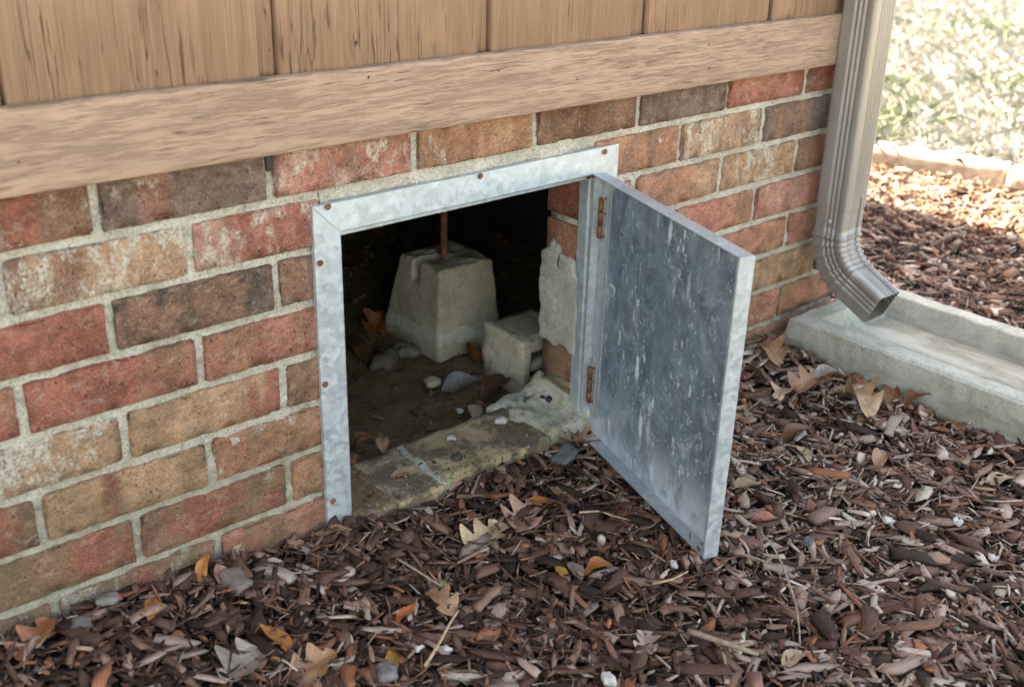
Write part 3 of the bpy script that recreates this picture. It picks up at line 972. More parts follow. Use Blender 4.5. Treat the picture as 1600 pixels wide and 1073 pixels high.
def sweep(name, path, mat, parent, scales, thick=.0012):
    """path: list of (centre (y,z), angle from straight down towards -y)"""
    V = []
    n = len(SEC)
    for ((cy, cz), ang), sc in zip(path, scales):
        for x, y in SEC:
            sx, sy = sc
            yy = y * sy
            V.append((x * sx, cy + yy * math.cos(ang), cz + yy * -math.sin(ang) * -1 * -1))
    Fc = [(i * n + k, i * n + (k + 1) % n, (i + 1) * n + (k + 1) % n, (i + 1) * n + k) for i in range(len(path) - 1) for k in range(n)]
    me = mesh_from(name, V, [f[::-1] for f in Fc], True)
    o = link(name, me, M[mat], parent)
    md = o.modifiers.new('thickness', 'SOLIDIFY'); md.thickness = thick; md.offset = -1; md.material_offset = 1
    me.materials.append(M['pipe_inside'])
    return o


OZ = -.1
ZE = .262                                # bottom of the straight pipe
pipe_path = [((0, z + OZ), 0.) for z in np.linspace(2.55, ZE + .001, 14).tolist() + [ZE]]
sweep('pipe', pipe_path, 'pipe', spout, [(1.0, 1.0)] * 15)
RB, AB = .086, math.radians(64)
el, sc = [], []
for z in np.linspace(ZE + .02, .212, 5):
    el.append(((0, z + OZ), 0.)); sc.append((.965, .965))
NP = 6
for k in range(NP * 6 + 1):
    t = k / (NP * 6)
    a = AB * t
    el.append(((-RB * (1 - math.cos(a)), .212 - RB * math.sin(a) + OZ), a))
    rg = 1.055 if k % 6 in (0, 1) else .975
    sc.append((rg, rg))
ey, ez = el[-1][0]
for d in np.linspace(.003, .068, 6).tolist() + [.0688]:
    el.append(((ey - d * math.sin(AB), ez - d * math.cos(AB)), AB)); sc.append((.975, .975))
sweep('elbow', el, 'pipe', spout, sc)
# seam along the front of the elbow
V = []
for ((cy, cz), a), s in list(zip(el, sc))[0:]:
    y = -(PYH + .0004) * s[1]
    for x in (.0128, .0142):
        V.append((x, cy + y * math.cos(a), cz - y * math.sin(a) * -1 * -1))
Fc = [(2 * i, 2 * i + 1, 2 * i + 3, 2 * i + 2) for i in range(len(el) - 1)]
link('seam', mesh_from('seam', V, Fc), M['seam'], spout)
zs = sm.copy(); zs.materials.clear()
link('pipe_screw', zs, M['zinc'], spout, (-PXH - .001, .016 - .02, .240 + OZ), (0, 0, -math.pi / 2))

# ------------------------------------------------------------------ splash block
SX0, SX1, SY0, SY1 = 1.205, 1.492, -.80, -.034
def splash_h(x, y):
    w = .055
    ex = np.minimum(x - SX0, SX1 - x); eb = SY1 - y
    inner = S(.038, .048, ex) * S(.038, .052, eb)
    top = .066 + .0012 * vnoise(x, y, 25, 8)
    floor = .022 - .012 * S(-.05, -.8, y)
    z = top * (1 - inner) + floor * inner
    z = z - .004 * S(.006, 0., np.minimum(np.minimum(ex, eb), 1)) + .0012 * vnoise(x, y, 70, 9)
    return z
xs = np.linspace(SX0, SX1, 96); ys = np.linspace(SY0, SY1, 200)
X, Y = np.meshgrid(xs, ys, indexing='ij')
Z = splash_h(X, Y)
V = [tuple(v) for v in np.stack([X.ravel(), Y.ravel(), Z.ravel()], 1)]
nx, ny = 96, 200
Fc = [(i * ny + j, (i + 1) * ny + j, (i + 1) * ny + j + 1, i * ny + j + 1) for i in range(nx - 1) for j in range(ny - 1)]
ring = [i * ny for i in range(nx)] + [(nx - 1) * ny + j for j in range(1, ny)] + [i * ny + ny - 1 for i in range(nx - 2, -1, -1)] + [j for j in range(ny - 2, 0, -1)]
levels = [ring]
cx, cy = (SX0 + SX1) / 2, (SY0 + SY1) / 2
for q, zz in enumerate((.050, .036, .022, .008, -.008, -.035)):
    nr = []
    for vi in ring:
        x, y, z = V[vi]
        a = .0016 * mn.noise(Vector((x * 60, y * 60, zz * 90))) + (.003 if q > 0 else .0015)
        dx = math.copysign(1, x - cx) if min(x - SX0, SX1 - x) < 1e-6 else 0
        dy = math.copysign(1, y - cy) if min(y - SY0, SY1 - y) < 1e-6 else 0
        nr.append(len(V)); V.append((x + dx * a, y + dy * a, zz))
    levels.append(nr)
m_ = len(ring)
for A, B in zip(levels, levels[1:]):
    Fc += [(A[k], A[(k + 1) % m_], B[(k + 1) % m_], B[k]) for k in range(m_)]
sb_me = fix_normals(mesh_from('splash_block', V, Fc, True))
sb_me.set_sharp_from_angle(angle=math.radians(28))
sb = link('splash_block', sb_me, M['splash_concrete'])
tag(sb, 'pale mossy concrete splash block tray under the downspout outlet', 'splash block')

# ------------------------------------------------------------------ things in the crawl space
pier = empty('pier_block', (.795, .455, -.036))
tag(pier, 'tapered concrete pier block with a notched top inside the crawl space', 'pier block')
BX0, BX1, BY0, BY1, TX0, TX1, TY0, TY1, PZ0, PZ1 = .722, .872, .373, .547, .735, .858, .386, .508, -.05, .133


def pier_warp(p):
    t = (p.z + .5 * (PZ1 - PZ0)) / (PZ1 - PZ0)
    t = min(1, max(0, t))
    t2 = 0 if t < .22 else (t - .22) / .78
    fx, fy = p.x / .10 + .5, p.y / .10 + .5
    x = (BX0 + (BX1 - BX0) * fx) * (1 - t2) + (TX0 + (TX1 - TX0) * fx) * t2
    y = (BY0 + (BY1 - BY0) * fy) * (1 - t2) + (TY0 + (TY1 - TY0) * fy) * t2
    z = p.z
    if t > .97:
        z += .0035 * mn.noise(Vector((x * 38, y * 38, 2))) + .0022 * mn.noise(Vector((x * 110, y * 110, 2)))
    return Vector((x - .795, y - .455, z + (PZ0 + PZ1) / 2 + .036))


pm = rbox('body', .10, .10, PZ1 - PZ0, r=.004, n=(24, 44, 18), amp=.0008, freq=60, chip=.0025, seed=2.2, warp=pier_warp)
body = link('body', pm, M['pier_concrete'], pier)
cut = link('cutter', fix_normals(mesh_from('cutter', [(-.10, -.012, .125), (-.006, -.012, .135), (-.006, .012, .135), (-.10, .012, .125), (-.10, -.017, .25), (-.006, -.017, .25), (-.006, .017, .25), (-.10, .017, .25)],
                            [(0, 3, 2, 1), (4, 5, 6, 7), (0, 1, 5, 4), (1, 2, 6, 5), (2, 3, 7, 6), (3, 0, 4, 7)])), None, pier)
md = body.modifiers.new('notch', 'BOOLEAN'); md.operation = 'DIFFERENCE'; md.object = cut; md.solver = 'EXACT'
bpy.context.view_layer.update()
nm_ = bpy.data.meshes.new_from_object(body.evaluated_get(bpy.context.evaluated_depsgraph_get()))
body.modifiers.clear(); body.data = nm_
bpy.data.objects.remove(cut)
bm = bmesh.new()
bmesh.ops.create_cone(bm, cap_ends=True, segments=12, radius1=.0062, radius2=.0062, depth=.36)
rm = bpy.data.meshes.new('steel_rod'); bm.to_mesh(rm); bm.free()
rod = link('steel_rod', rm, M['rust'], None, (.790, .446, .115 + .18), (.01, -.012, 0))
tag(rod, 'thin rusty steel rod standing upright in the pier block top', 'rod')

cb = empty('cinder_block', (.80, .235, -.036))
tag(cb, 'broken hollow concrete block lying beside the brick jamb inside', 'concrete block')
ccx = (.755, .835, .176, .286)


def cbox(name, x0, x1, y0, y1, z0, z1, sd, r=.005):
    me = rbox(name, x1 - x0, y1 - y0, z1 - z0, r=r, n=(8, 8, 8), amp=.0028, freq=34, chip=.005, seed=sd)
    return link(name, me, M['block_concrete'], cb, ((x0 + x1) / 2 - .80, (y0 + y1) / 2 - .235, (z0 + z1) / 2 + .036))


cbox('face_shell', .752, .774, .178, .288, -.045, .064, 1.1)
cbox('top_shell', .762, .868, .180, .286, .036, .0635, 2.1)
cbox('web', .765, .868, .184, .286, -.004, .014, 3.4, .004)
cbox('bottom_shell', .765, .868, .215, .286, -.045, -.026, 4.4, .004)
cbox('back_shell', .765, .868, .262, .2865, -.04, .05, 6.2)


# ------------------------------------------------------------------ mulch chips
def chips(N, x, y, z, L, W, T, col, rot=None, tilt=.35, sd=0):
    r = np.random.default_rng(100 + sd)
    u = np.array([-.5, -.22, .2, .5])
    e0 = np.where(r.uniform(0, 1, N) < .14, r.uniform(.06, .3, N), r.uniform(.6, 1.05, N)); e1 = np.where(r.uniform(0, 1, N) < .22, r.uniform(.06, .3, N), r.uniform(.55, 1.05, N))
    prof = np.stack([e0, r.uniform(.7, 1.15, N), r.uniform(.7, 1.15, N), e1], 1)
    bendz = r.normal(0, .025, N) * L; bendy = r.normal(0, .03, N) * L
    skew = r.normal(0, .55, (N, 4)) * W[:, None]
    quad = np.array([(-.5, -.5), (.5, -.5), (.5, .5), (-.5, .5)])
    P = np.zeros((N, 4, 4, 3))
    for i in range(4):
        for q in range(4):
            jx = r.normal(0, .04, N) * np.minimum(L, W * 3); jy = r.normal(0, .07, N) * W; jz = r.normal(0, .14, N) * T
            P[:, i, q, 0] = u[i] * L + jx * (1 if i in (0, 3) else .3) + quad[q, 0] * skew[:, i] * (1 if i in (0, 3) else .4)
            P[:, i, q, 1] = quad[q, 0] * W * prof[:, i] + jy + bendy * (u[i] ** 2 * 4 - .5)
            P[:, i, q, 2] = quad[q, 1] * T * (.55 + .45 * prof[:, i]) + jz + bendz * (u[i] ** 2 * 4 - .5)
    th = r.uniform(0, 2 * np.pi, N) if rot is None else rot
    a1 = np.clip(r.normal(0, tilt, N), -1.1, 1.1) * np.clip(.028 / L, .25, 1.3); a2 = r.normal(0, tilt * 1.3, N)
    P = P.reshape(N, 16, 3)
    c, s = np.cos(a2)[:, None], np.sin(a2)[:, None]
    Y = P[..., 1] * c - P[..., 2] * s; Z = P[..., 1] * s + P[..., 2] * c; X = P[..., 0]
    c, s = np.cos(a1)[:, None], np.sin(a1)[:, None]
    X, Z = X * c + Z * s, -X * s + Z * c
    c, s = np.cos(th)[:, None], np.sin(th)[:, None]
    X, Y = X * c - Y * s, X * s + Y * c
    V = np.stack([X + x[:, None], Y + y[:, None], Z + z[:, None]], -1)
    f = []
    for i in range(3):
        for q in range(4):
            f.append((i * 4 + q, i * 4 + (q + 1) % 4, (i + 1) * 4 + (q + 1) % 4, (i + 1) * 4 + q))
    f.append((3, 2, 1, 0)); f.append((12, 13, 14, 15))
    f = np.array(f)
    colv = np.repeat(col[:, None, :], 16, 1)
    uvu = np.tile(np.repeat(u, 4), (N, 1)) * (L / .03)[:, None] + r.uniform(0, 50, N)[:, None]
    uvv = np.tile(np.tile(np.array([0, .5, .7, .2]), 4), (N, 1)) * (W / .010)[:, None] * .35 + r.uniform(0, 50, N)[:, None]
    return V, f, colv, np.stack([uvu, uvv], -1)


def project(x, y, z):
    d = np.stack([x, y, z], -1) - CAM_POS
    dep = d @ _fw
    return PW / 2 + FPX * (d @ _r) / dep, PH / 2 - FPX * (d @ _u) / dep, dep


def allowed(x, y, m=.012):
    ok = (y < -.004) | (x > 1.41)
    ok |= (x > .26) & (x < .72) & (y < .0)
    ok &= ~((x > SX0 - m * .5) & (x < SX1 + m * .5) & (y > SY0 - m) & (y < SY1 + m))
    ok &= x < EDGE(y) - .01
    return ok


def sample(n, bx, by, margin):
    out = []
    tot = 0
    while tot < n:
        x = rng.uniform(*bx, n * 2); y = rng.uniform(*by, n * 2)
        px, py, dep = project(x, y, np.zeros_like(x))
        vis = (px > -margin) & (px < PW + margin) & (py > -margin) & (py < PH + margin) & (dep > .2)
        ok = vis & allowed(x, y)
        # thin with distance
        ok &= rng.uniform(0, 1, len(x)) < np.clip((1.5 / np.maximum(dep, .5)) ** 1.2, .25, 1.0)
        out.append(np.stack([x[ok], y[ok]], 1)); tot += ok.sum()
    return np.concatenate(out)[:n]


PALC = np.array([(.045, .020, .013), (.115, .052, .033), (.205, .100, .064), (.31, .180, .125), (.41, .285, .22), (.52, .395, .32), (.32, .125, .060), (.64, .52, .42)])


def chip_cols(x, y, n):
    dry = S(.35, 1.1, x + .35 * np.clip(-y, 0, .6)) * .8 + .1 * vnoise(x, y, 5, 11)  # share of the paler chip mix, rising to the right and outwards from the wall
    dark_wts = np.array([.26, .30, .20, .10, .05, .02, .07, .00])
    pale_wts = np.array([.09, .15, .19, .20, .18, .13, .03, .03])
    cm, cdp = np.cumsum(dark_wts), np.cumsum(pale_wts)
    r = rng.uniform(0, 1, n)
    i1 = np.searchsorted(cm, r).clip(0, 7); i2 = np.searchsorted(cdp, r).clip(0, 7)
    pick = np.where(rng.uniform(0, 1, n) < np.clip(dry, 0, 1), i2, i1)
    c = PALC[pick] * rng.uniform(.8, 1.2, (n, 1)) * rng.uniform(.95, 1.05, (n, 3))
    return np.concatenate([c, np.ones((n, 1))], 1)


def make_layer(n, pts, lmin, lmax, zlo, zhi, wr=(.18, .42), sd=0, tilt=.3):
    x, y = pts[:, 0], pts[:, 1]
    px, py, dep = project(x, y, np.zeros_like(x))
    Lc = np.exp(rng.uniform(np.log(lmin), np.log(lmax), n))
    Wc = np.clip(Lc * np.exp(rng.uniform(np.log(wr[0] * .6), np.log(wr[1] * 1.25), n)), .0016, .020)
    Tc = np.maximum(Wc * np.exp(rng.uniform(np.log(.12), np.log(.55), n)), .001)
    z = hmulch(x, y) + rng.uniform(zlo, zhi, n)
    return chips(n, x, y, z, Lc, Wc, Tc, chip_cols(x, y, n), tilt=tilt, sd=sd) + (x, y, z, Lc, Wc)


BX, BY = (-.8, 3.4), (-1.4, 1.6)
layers = []
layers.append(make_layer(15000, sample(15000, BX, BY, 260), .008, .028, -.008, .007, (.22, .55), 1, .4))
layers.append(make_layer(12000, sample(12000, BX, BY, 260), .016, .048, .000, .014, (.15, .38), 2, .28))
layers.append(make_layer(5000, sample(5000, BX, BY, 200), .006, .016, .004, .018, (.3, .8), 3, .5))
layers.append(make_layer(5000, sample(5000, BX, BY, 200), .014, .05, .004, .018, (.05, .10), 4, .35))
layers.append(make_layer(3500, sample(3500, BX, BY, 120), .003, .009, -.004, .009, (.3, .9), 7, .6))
# thinner cover outside the picture
xo = rng.uniform(-2.0, 3.3, 14000); yo = rng.uniform(-2.6, .3, 14000)
px, py, dep = project(xo, yo, np.zeros_like(xo))
k = allowed(xo, yo) & ~((px > -200) & (px < PW + 200) & (py > -200) & (py < PH + 200) & (dep > 0))
po = np.stack([xo[k], yo[k]], 1)
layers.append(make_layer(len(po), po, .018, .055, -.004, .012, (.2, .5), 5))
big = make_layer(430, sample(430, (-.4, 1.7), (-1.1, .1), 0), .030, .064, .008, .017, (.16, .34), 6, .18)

# the 300 that show largest are parts of their own
Vb, fb, cb_, ub, xb, yb, zb_, Lb, Wb = big
px, py, dep = project(xb, yb, zb_)
near_door = (px > 880) & (px < 1140) & (py < 880 - (1140 - px) * .2) & (py > 600)
size = Lb * Wb / dep ** 2 * ((px > 5) & (px < PW - 5) & (py > 5) & (py < PH - 5))
order = np.argsort(-size)
for i in order[:300]:
    cen = Vb[i].mean(0)
    me = fast_mesh('wood_chip', Vb[i] - cen, fb, False, cb_[i], ub[i])
    link('wood_chip', me, M['chip'], mb, tuple(cen))
rest = order[300:]
layers.append((Vb[rest], fb, cb_[rest], ub[rest]))
VV, FF, CC, UU, base = [], [], [], [], 0
for ly in layers:
    v, f, c, u = ly[:4]
    n = len(v)
    VV.append(v.reshape(-1, 3)); CC.append(c.reshape(-1, 4)); UU.append(u.reshape(-1, 2))
    FF.append((f[None] + (np.arange(n) * 16)[:, None, None] + base).reshape(-1, 4))
    base += n * 16
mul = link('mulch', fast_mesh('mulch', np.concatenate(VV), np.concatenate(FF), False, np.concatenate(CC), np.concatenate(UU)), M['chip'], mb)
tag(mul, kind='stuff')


# crumbs of soil, bark and leaf bits on the sill and the crawl space floor
def litter(name, n, bx, by, hf, lmin, lmax, pal, sd, lab):
    x = rng.uniform(*bx, n); y = rng.uniform(*by, n)
    Lc = np.exp(rng.uniform(np.log(lmin), np.log(lmax), n)); Wc = Lc * rng.uniform(.35, .9, n)
    c = np.array(pal)[rng.integers(0, len(pal), n)] * rng.uniform(.7, 1.25, (n, 1))
    v, f, c_, u = chips(n, x, y, hf(x, y), Lc, Wc, Wc * rng.uniform(.06, .2, n), np.concatenate([c, np.ones((n, 1))], 1), tilt=.5, sd=sd)
    F_ = (f[None] + (np.arange(n) * 16)[:, None, None]).reshape(-1, 4)
    o = link(name, fast_mesh(name, v.reshape(-1, 3), F_, False, c_.reshape(-1, 4), u.reshape(-1, 2)), M['chip'])
    tag(o, lab, 'litter', kind='stuff')


litter('soil_litter', 1700, (.2, 1.28), (.10, 1.3), lambda x, y: hcrawl(x, y) + .001, .004, .030, [(.10, .07, .045), (.16, .11, .07), (.15, .095, .055), (.24, .15, .085), (.26, .13, .06)], 31, 'dark leaf and soil litter on the crawl space floor')
litter('sill_crumbs', 520, (.262, .70), (-.02, .10), lambda x, y: .004 - .04 * S(.34, .27, x) * 0 + rng.uniform(-.004, .002, len(x)),   .0015, .007, [(.08, .058, .04), (.13, .095, .065), (.05, .037, .027), (.30, .27, .22)], 32, 'soil crumbs and bark bits lying on the sill')

# ------------------------------------------------------------------ fallen leaves
def leaf_mesh(kind, L, curl, seed):
    r = random.Random(seed)
    nt, ns = 34, 4
    V, UV, Fc = [], [], []
    ph = r.uniform(0, 6)
    cup, arch, tw = r.uniform(.3, 1.) * curl, r.uniform(-.3, .9) * curl, r.uniform(-.8, .8) * curl
    for i in range(nt + 1):
        t = i / nt
        if kind == 'oak':
            env = (.12 + .30 * math.sin(math.pi * min(1, t ** .8)) ** .7) * (1 - max(0, t - .9) * 4) * min(1, t * 9 + .1)
            lob = .5 + .5 * math.cos(2 * math.pi * (t * 2.6 - .60 + .06 * math.sin(ph)))
            lob = lob ** .55
            w = env * (.42 + .58 * lob)
            sw = .09 * lob * (1 - t)
        elif kind == 'oval':
            w = .27 * math.sin(math.pi * t ** .85) ** .8; sw = .04
        else:
            w = .17 * math.sin(math.pi * t) ** .7; sw = .02
        for j in range(-ns, ns + 1):
            s = j / ns
            sj = abs(s)
            asym = 1 + .22 * math.sin(ph + 5 * t + (0 if s > 0 else 2))
            x = (t - .5 + sw * sj) * L
            y = s * w * asym * L
            z = cup * L * .55 * (s * w * 2) ** 2 * 2 + arch * L * .30 * (1 - (2 * t - 1) ** 2) + tw * y * (t - .5) * 1.4
            z += .035 * L * curl * math.sin(9 * t + ph + 3 * s) * sj + .012 * L * r.uniform(-1, 1) * sj
            V.append((x, y, z)); UV.append((t, s * w * 2))
    m = 2 * ns + 1
    for i in range(nt):
        for j in range(m - 1):
            Fc.append((i * m + j, (i + 1) * m + j, (i + 1) * m + j + 1, i * m + j + 1))
    # stalk
    b = len(V)
    z0 = V[ns][2]
    for k in range(4):
        x = (-.5 - .07 * k) * L; yy = .010 * L * k * math.sin(ph)
        for q in range(3):
            a = 2.1 * q
            V.append((x, yy + .008 * L * math.cos(a), z0 + .008 * L * math.sin(a))); UV.append((0, 0))
    for k in range(3):
        for q in range(3):
            Fc.append((b + 3 * k + q, b + 3 * k + (q + 1) % 3, b + 3 * k + 3 + (q + 1) % 3, b + 3 * k + 3 + q))
    zmin = min(v[2] for v in V)
    V = [(x, y, z - zmin) for x, y, z in V]
    return fast_mesh('fallen_leaf', V, np.array(Fc), True, None, UV)


GREYP = srgb(176, 160, 146, .72); ORA = srgb(190, 118, 52, .8); TANL = srgb(184, 138, 104, .75); PALE = srgb(202, 168, 134, .75); BRNL = srgb(132, 86, 54, .8)
PINKL = srgb(198, 152, 132, .8); YEL = srgb(184, 138, 58, .8); GRNL = srgb(140, 144, 88, .8); MAUV = srgb(150, 130, 118, .8); DKBR = srgb(96, 62, 40, .8); REDT = srgb(190, 116, 88, .8)
# px, py, kind, length px, colour, heading deg in the ground plane, curl, tilt, label
LEAVES = [
    (385, 1028, 'oak', 118, GREYP, 200, .35, .10, 'large pale grey lobed leaf lying in the mulch at bottom left'),
    (432, 990, 'oval', 78, ORA, 120, .5, .55, 'bright orange oval leaf standing up against the large pale grey leaf'),
    (487, 1032, 'oak', 92, TANL, 350, .7, .25, 'tan orange lobed leaf just right of the large pale grey leaf'),
    (822, 798, 'oak', 92, PINKL, 30, .5, .12, 'pinkish tan crumpled leaf in the mulch in front of the sill'),
    (852, 783, 'narrow', 66, ORA, 130, .5, .25, 'narrow orange leaf lying across the pinkish tan crumpled leaf'),
    (757, 833, 'oak', 92, PALE, 15, .6, .15, 'beige lobed leaf with curled tips below the middle of the sill'),
    (934, 884, 'oval', 52, ORA, 340, .9, .20, 'small curled orange leaf left of the lower door corner'),
    (878, 888, 'oval', 34, YEL, 80, .6, .2, 'tiny mustard yellow leaf left of the dull grey brown leaf'),
    (899, 886, 'oval', 46, MAUV, 70, .5, .2, 'dull grey brown leaf between the yellow and the curled orange leaf'),
    (630, 951, 'narrow', 56, srgb(196, 104, 44, .8), 10, .7, .2, 'glossy rust orange leaf near the bottom centre left'),
    (234, 944, 'oval', 46, ORA, 60, .8, .3, 'small orange leaf in the mulch close to the brick wall'),
    (55, 992, 'oak', 96, srgb(172, 104, 66, .8), 40, .6, .25, 'rust brown leaf leaning at the far left foot of the brick wall'),
    (318, 880, 'narrow', 62, srgb(190, 122, 60, .8), 45, .6, .5, 'orange brown leaf tucked against the wall foot'),
    (372, 858, 'narrow', 56, PALE, 40, .5, .35, 'pale tan leaf sliver under the lowest visible brick'),
    (520, 823, 'narrow', 64, TANL, 330, .5, .1, 'narrow tan leaf at the foot of the left frame stile'),
    (612, 1022, 'oval', 40, YEL, 70, .6, .25, 'small yellow brown leaf above the smooth grey stone at the bottom'),
    (1243, 1021, 'oval', 56, PALE, 350, .4, .12, 'smooth beige oval leaf at the end of the long thin twig'),
    (1164, 752, 'oval', 50, PALE, 320, .8, .25, 'curled beige leaf touching the outer edge of the open door'),
    (1190, 808, 'oval', 48, REDT, 330, .9, .2, 'reddish tan curled leaf right of the open door'),
    (1338, 628, 'oak', 92, PALE, 70, .6, .16, 'large pale upright lobed leaf beside the splash block'),
    (1265, 592, 'oak', 84, TANL, 10, .5, .1, 'flat tan lobed leaf under the near corner of the splash block'),
    (1205, 548, 'oak', 60, TANL, 70, .7, .3, 'tan leaf curled up against the brick wall by the splash block'),
    (1224, 612, 'oak', 66, PALE, 200, .6, .2, 'small beige lobed leaf between the door and the splash block'),
    (1248, 678, 'oval', 60, BRNL, 340, .9, .25, 'shiny dark brown curled leaf right of the open door'),
    (1256, 702, 'oval', 36, PALE, 80, .6, .3, 'small cream leaf just below the shiny dark brown leaf'),
    (1440, 624, 'oval', 66, srgb(140, 88, 56, .8), 330, .9, .3, 'brown oval leaf pressed to the side of the splash block'),
    (1396, 612, 'oval', 60, srgb(160, 108, 76, .8), 60, .8, .5, 'brown leaf on edge next to the large pale upright leaf'),
    (1376, 712, 'oval', 46, TANL, 20, .7, .2, 'tan curled leaf in the open mulch below the splash block'),
    (1290, 583, 'oval', 56, GREYP, 340, .5, .15, 'greyish pointed leaf by the splash block side'),
    (1158, 640, 'oval', 48, PALE, 20, .6, .25, 'beige leaf peeping out behind the open door'),
    (900, 672, 'oak', 76, TANL, 60, .7, .35, 'tan lobed leaf caught at the door hinge foot'),
    (694, 912, 'oval', 36, GRNL, 60, .4, .2, 'small sage green leaf in the mulch near the centre'),
    (690, 935, 'oak', 60, TANL, 100, .6, .3, 'tan leaf just below the small sage green leaf'),
    (1008, 997, 'oak', 62, srgb(188, 160, 146, .8), 50, .5, .15, 'pinkish grey lobed leaf at the lower centre right'),
    (1562, 742, 'oval', 48, PALE, 330, .5, .15, 'pale beige leaf at the right edge of the picture'),
    (1425, 1022, 'narrow', 60, TANL, 350, .5, .15, 'tan folded leaf near the bottom right'),
    (345, 890, 'oval', 44, PINKL, 80, .5, .3, 'pinkish leaf by the largest grey stone at the wall foot'),
    (1130, 735, 'oval', 1, PALE, 0, .1, 0, None),
]
rl = random.Random(5)
for i, (px, py, kind, lp, colr, hd, curl, tilt, lab) in enumerate(LEAVES):
    if lab is None: continue
    p = on_mulch(px, py, .022)
    dep = float((p - CAM_POS) @ _fw)
    L = lp / FPX * dep * (.92 if lp > 60 else 1.0)
    o = link('fallen_leaf', leaf_mesh(kind, L, curl * 1.1, 40 + i), M['leaf'], None, tuple(p - np.array([0, 0, .009])), (tilt * rl.uniform(-1, 1), -tilt, math.radians(hd)))
    o.color = colr
    tag(o, lab, 'leaf', 'fallen leaves on the mulch')
# leaves inside the crawl space
for i, (px, py, z, kind, lp, colr, hd, curl, tilt, lab) in enumerate([
    (590, 505, -.02, 'oak', 60, srgb(150, 84, 36, .8), 30, .8, .4, 'orange brown leaf in the dark left of the pier block'),
    (560, 545, -.02, 'oak', 56, DKBR, 80, .7, .3, 'dark leaf in the litter at the left inside the opening'),
    (735, 552, -.02, 'oval', 46, srgb(150, 92, 40, .8), 60, .6, .6, 'rust leaf leaning on the front of the pier block'),
    (722, 598, -.022, 'oval', 70, srgb(146, 140, 138, .8), 350, .6, .05, 'grey papery leaf on the mud in front of the pier block'),
    (775, 606, -.022, 'oval', 70, DKBR, 20, .6, .2, 'brown leaf between the concrete block and the sill'),
    (745, 640, -.015, 'oval', 34, PALE, 40, .6, .3, 'pale shard like leaf at the inner edge of the sill'),
    (570, 690, .000, 'oval', 52, BRNL, 340, .7, .3, 'brown leaf against the inside of the left stile'),
    (600, 690, .000, 'oval', 34, TANL, 60, .8, .5, 'small tan leaf standing in the litter by the sill'),
    (552, 722, .004, 'oval', 44, srgb(170, 118, 90, .8), 70, .6, .5, 'tan pink leaf wedged beside the left stile foot'),
    (626, 738, .012, 'oval', 34, TANL, 330, .8, .25, 'small tan curled leaf on top of the sill'),
    (655, 690, .012, 'oval', 1, TANL, 330, .8, .25, None),
]):
    if lab is None: continue
    p = at_z(px, py, z)
    L = lp / FPX * float((p - CAM_POS) @ _fw) * 1.1
    o = link('fallen_leaf', leaf_mesh(kind, L, curl, 140 + i), M['leaf'], None, tuple(p - np.array([0, 0, .006])), (tilt * rl.uniform(-1, 1), -tilt, math.radians(hd)))
    o.color = colr
    tag(o, lab, 'leaf', 'fallen leaves in the opening')
# leaves out on the lawn
for i, (px, py, lp, lab) in enumerate([
    (1402, 214, 26, 'brown leaf on the lawn nearest to the downspout'),
    (1475, 198, 18, 'small brown leaf on the lawn right of the leaf by the downspout'),
    (1450, 148, 16, 'small brown leaf on the straw coloured lawn halfway up'),
    (1425, 172, 14, 'tiny dark leaf on the lawn near the downspout'),
    (1497, 258, 22, 'brown leaf on the grass just behind the edging timber'),
    (1540, 70, 14, 'tiny brown leaf far out on the lawn')]):
    p = at_z(px, py, .045)
    L = lp / FPX * float((p - CAM_POS) @ _fw) * 1.2
    o = link('fallen_leaf', leaf_mesh('oval', L, .9, 240 + i), M['leaf'], None, tuple(p), (.3, -.3, rl.uniform(0, 6)))
    o.color = BRNL
    tag(o, lab, 'leaf', 'fallen leaves on the lawn')

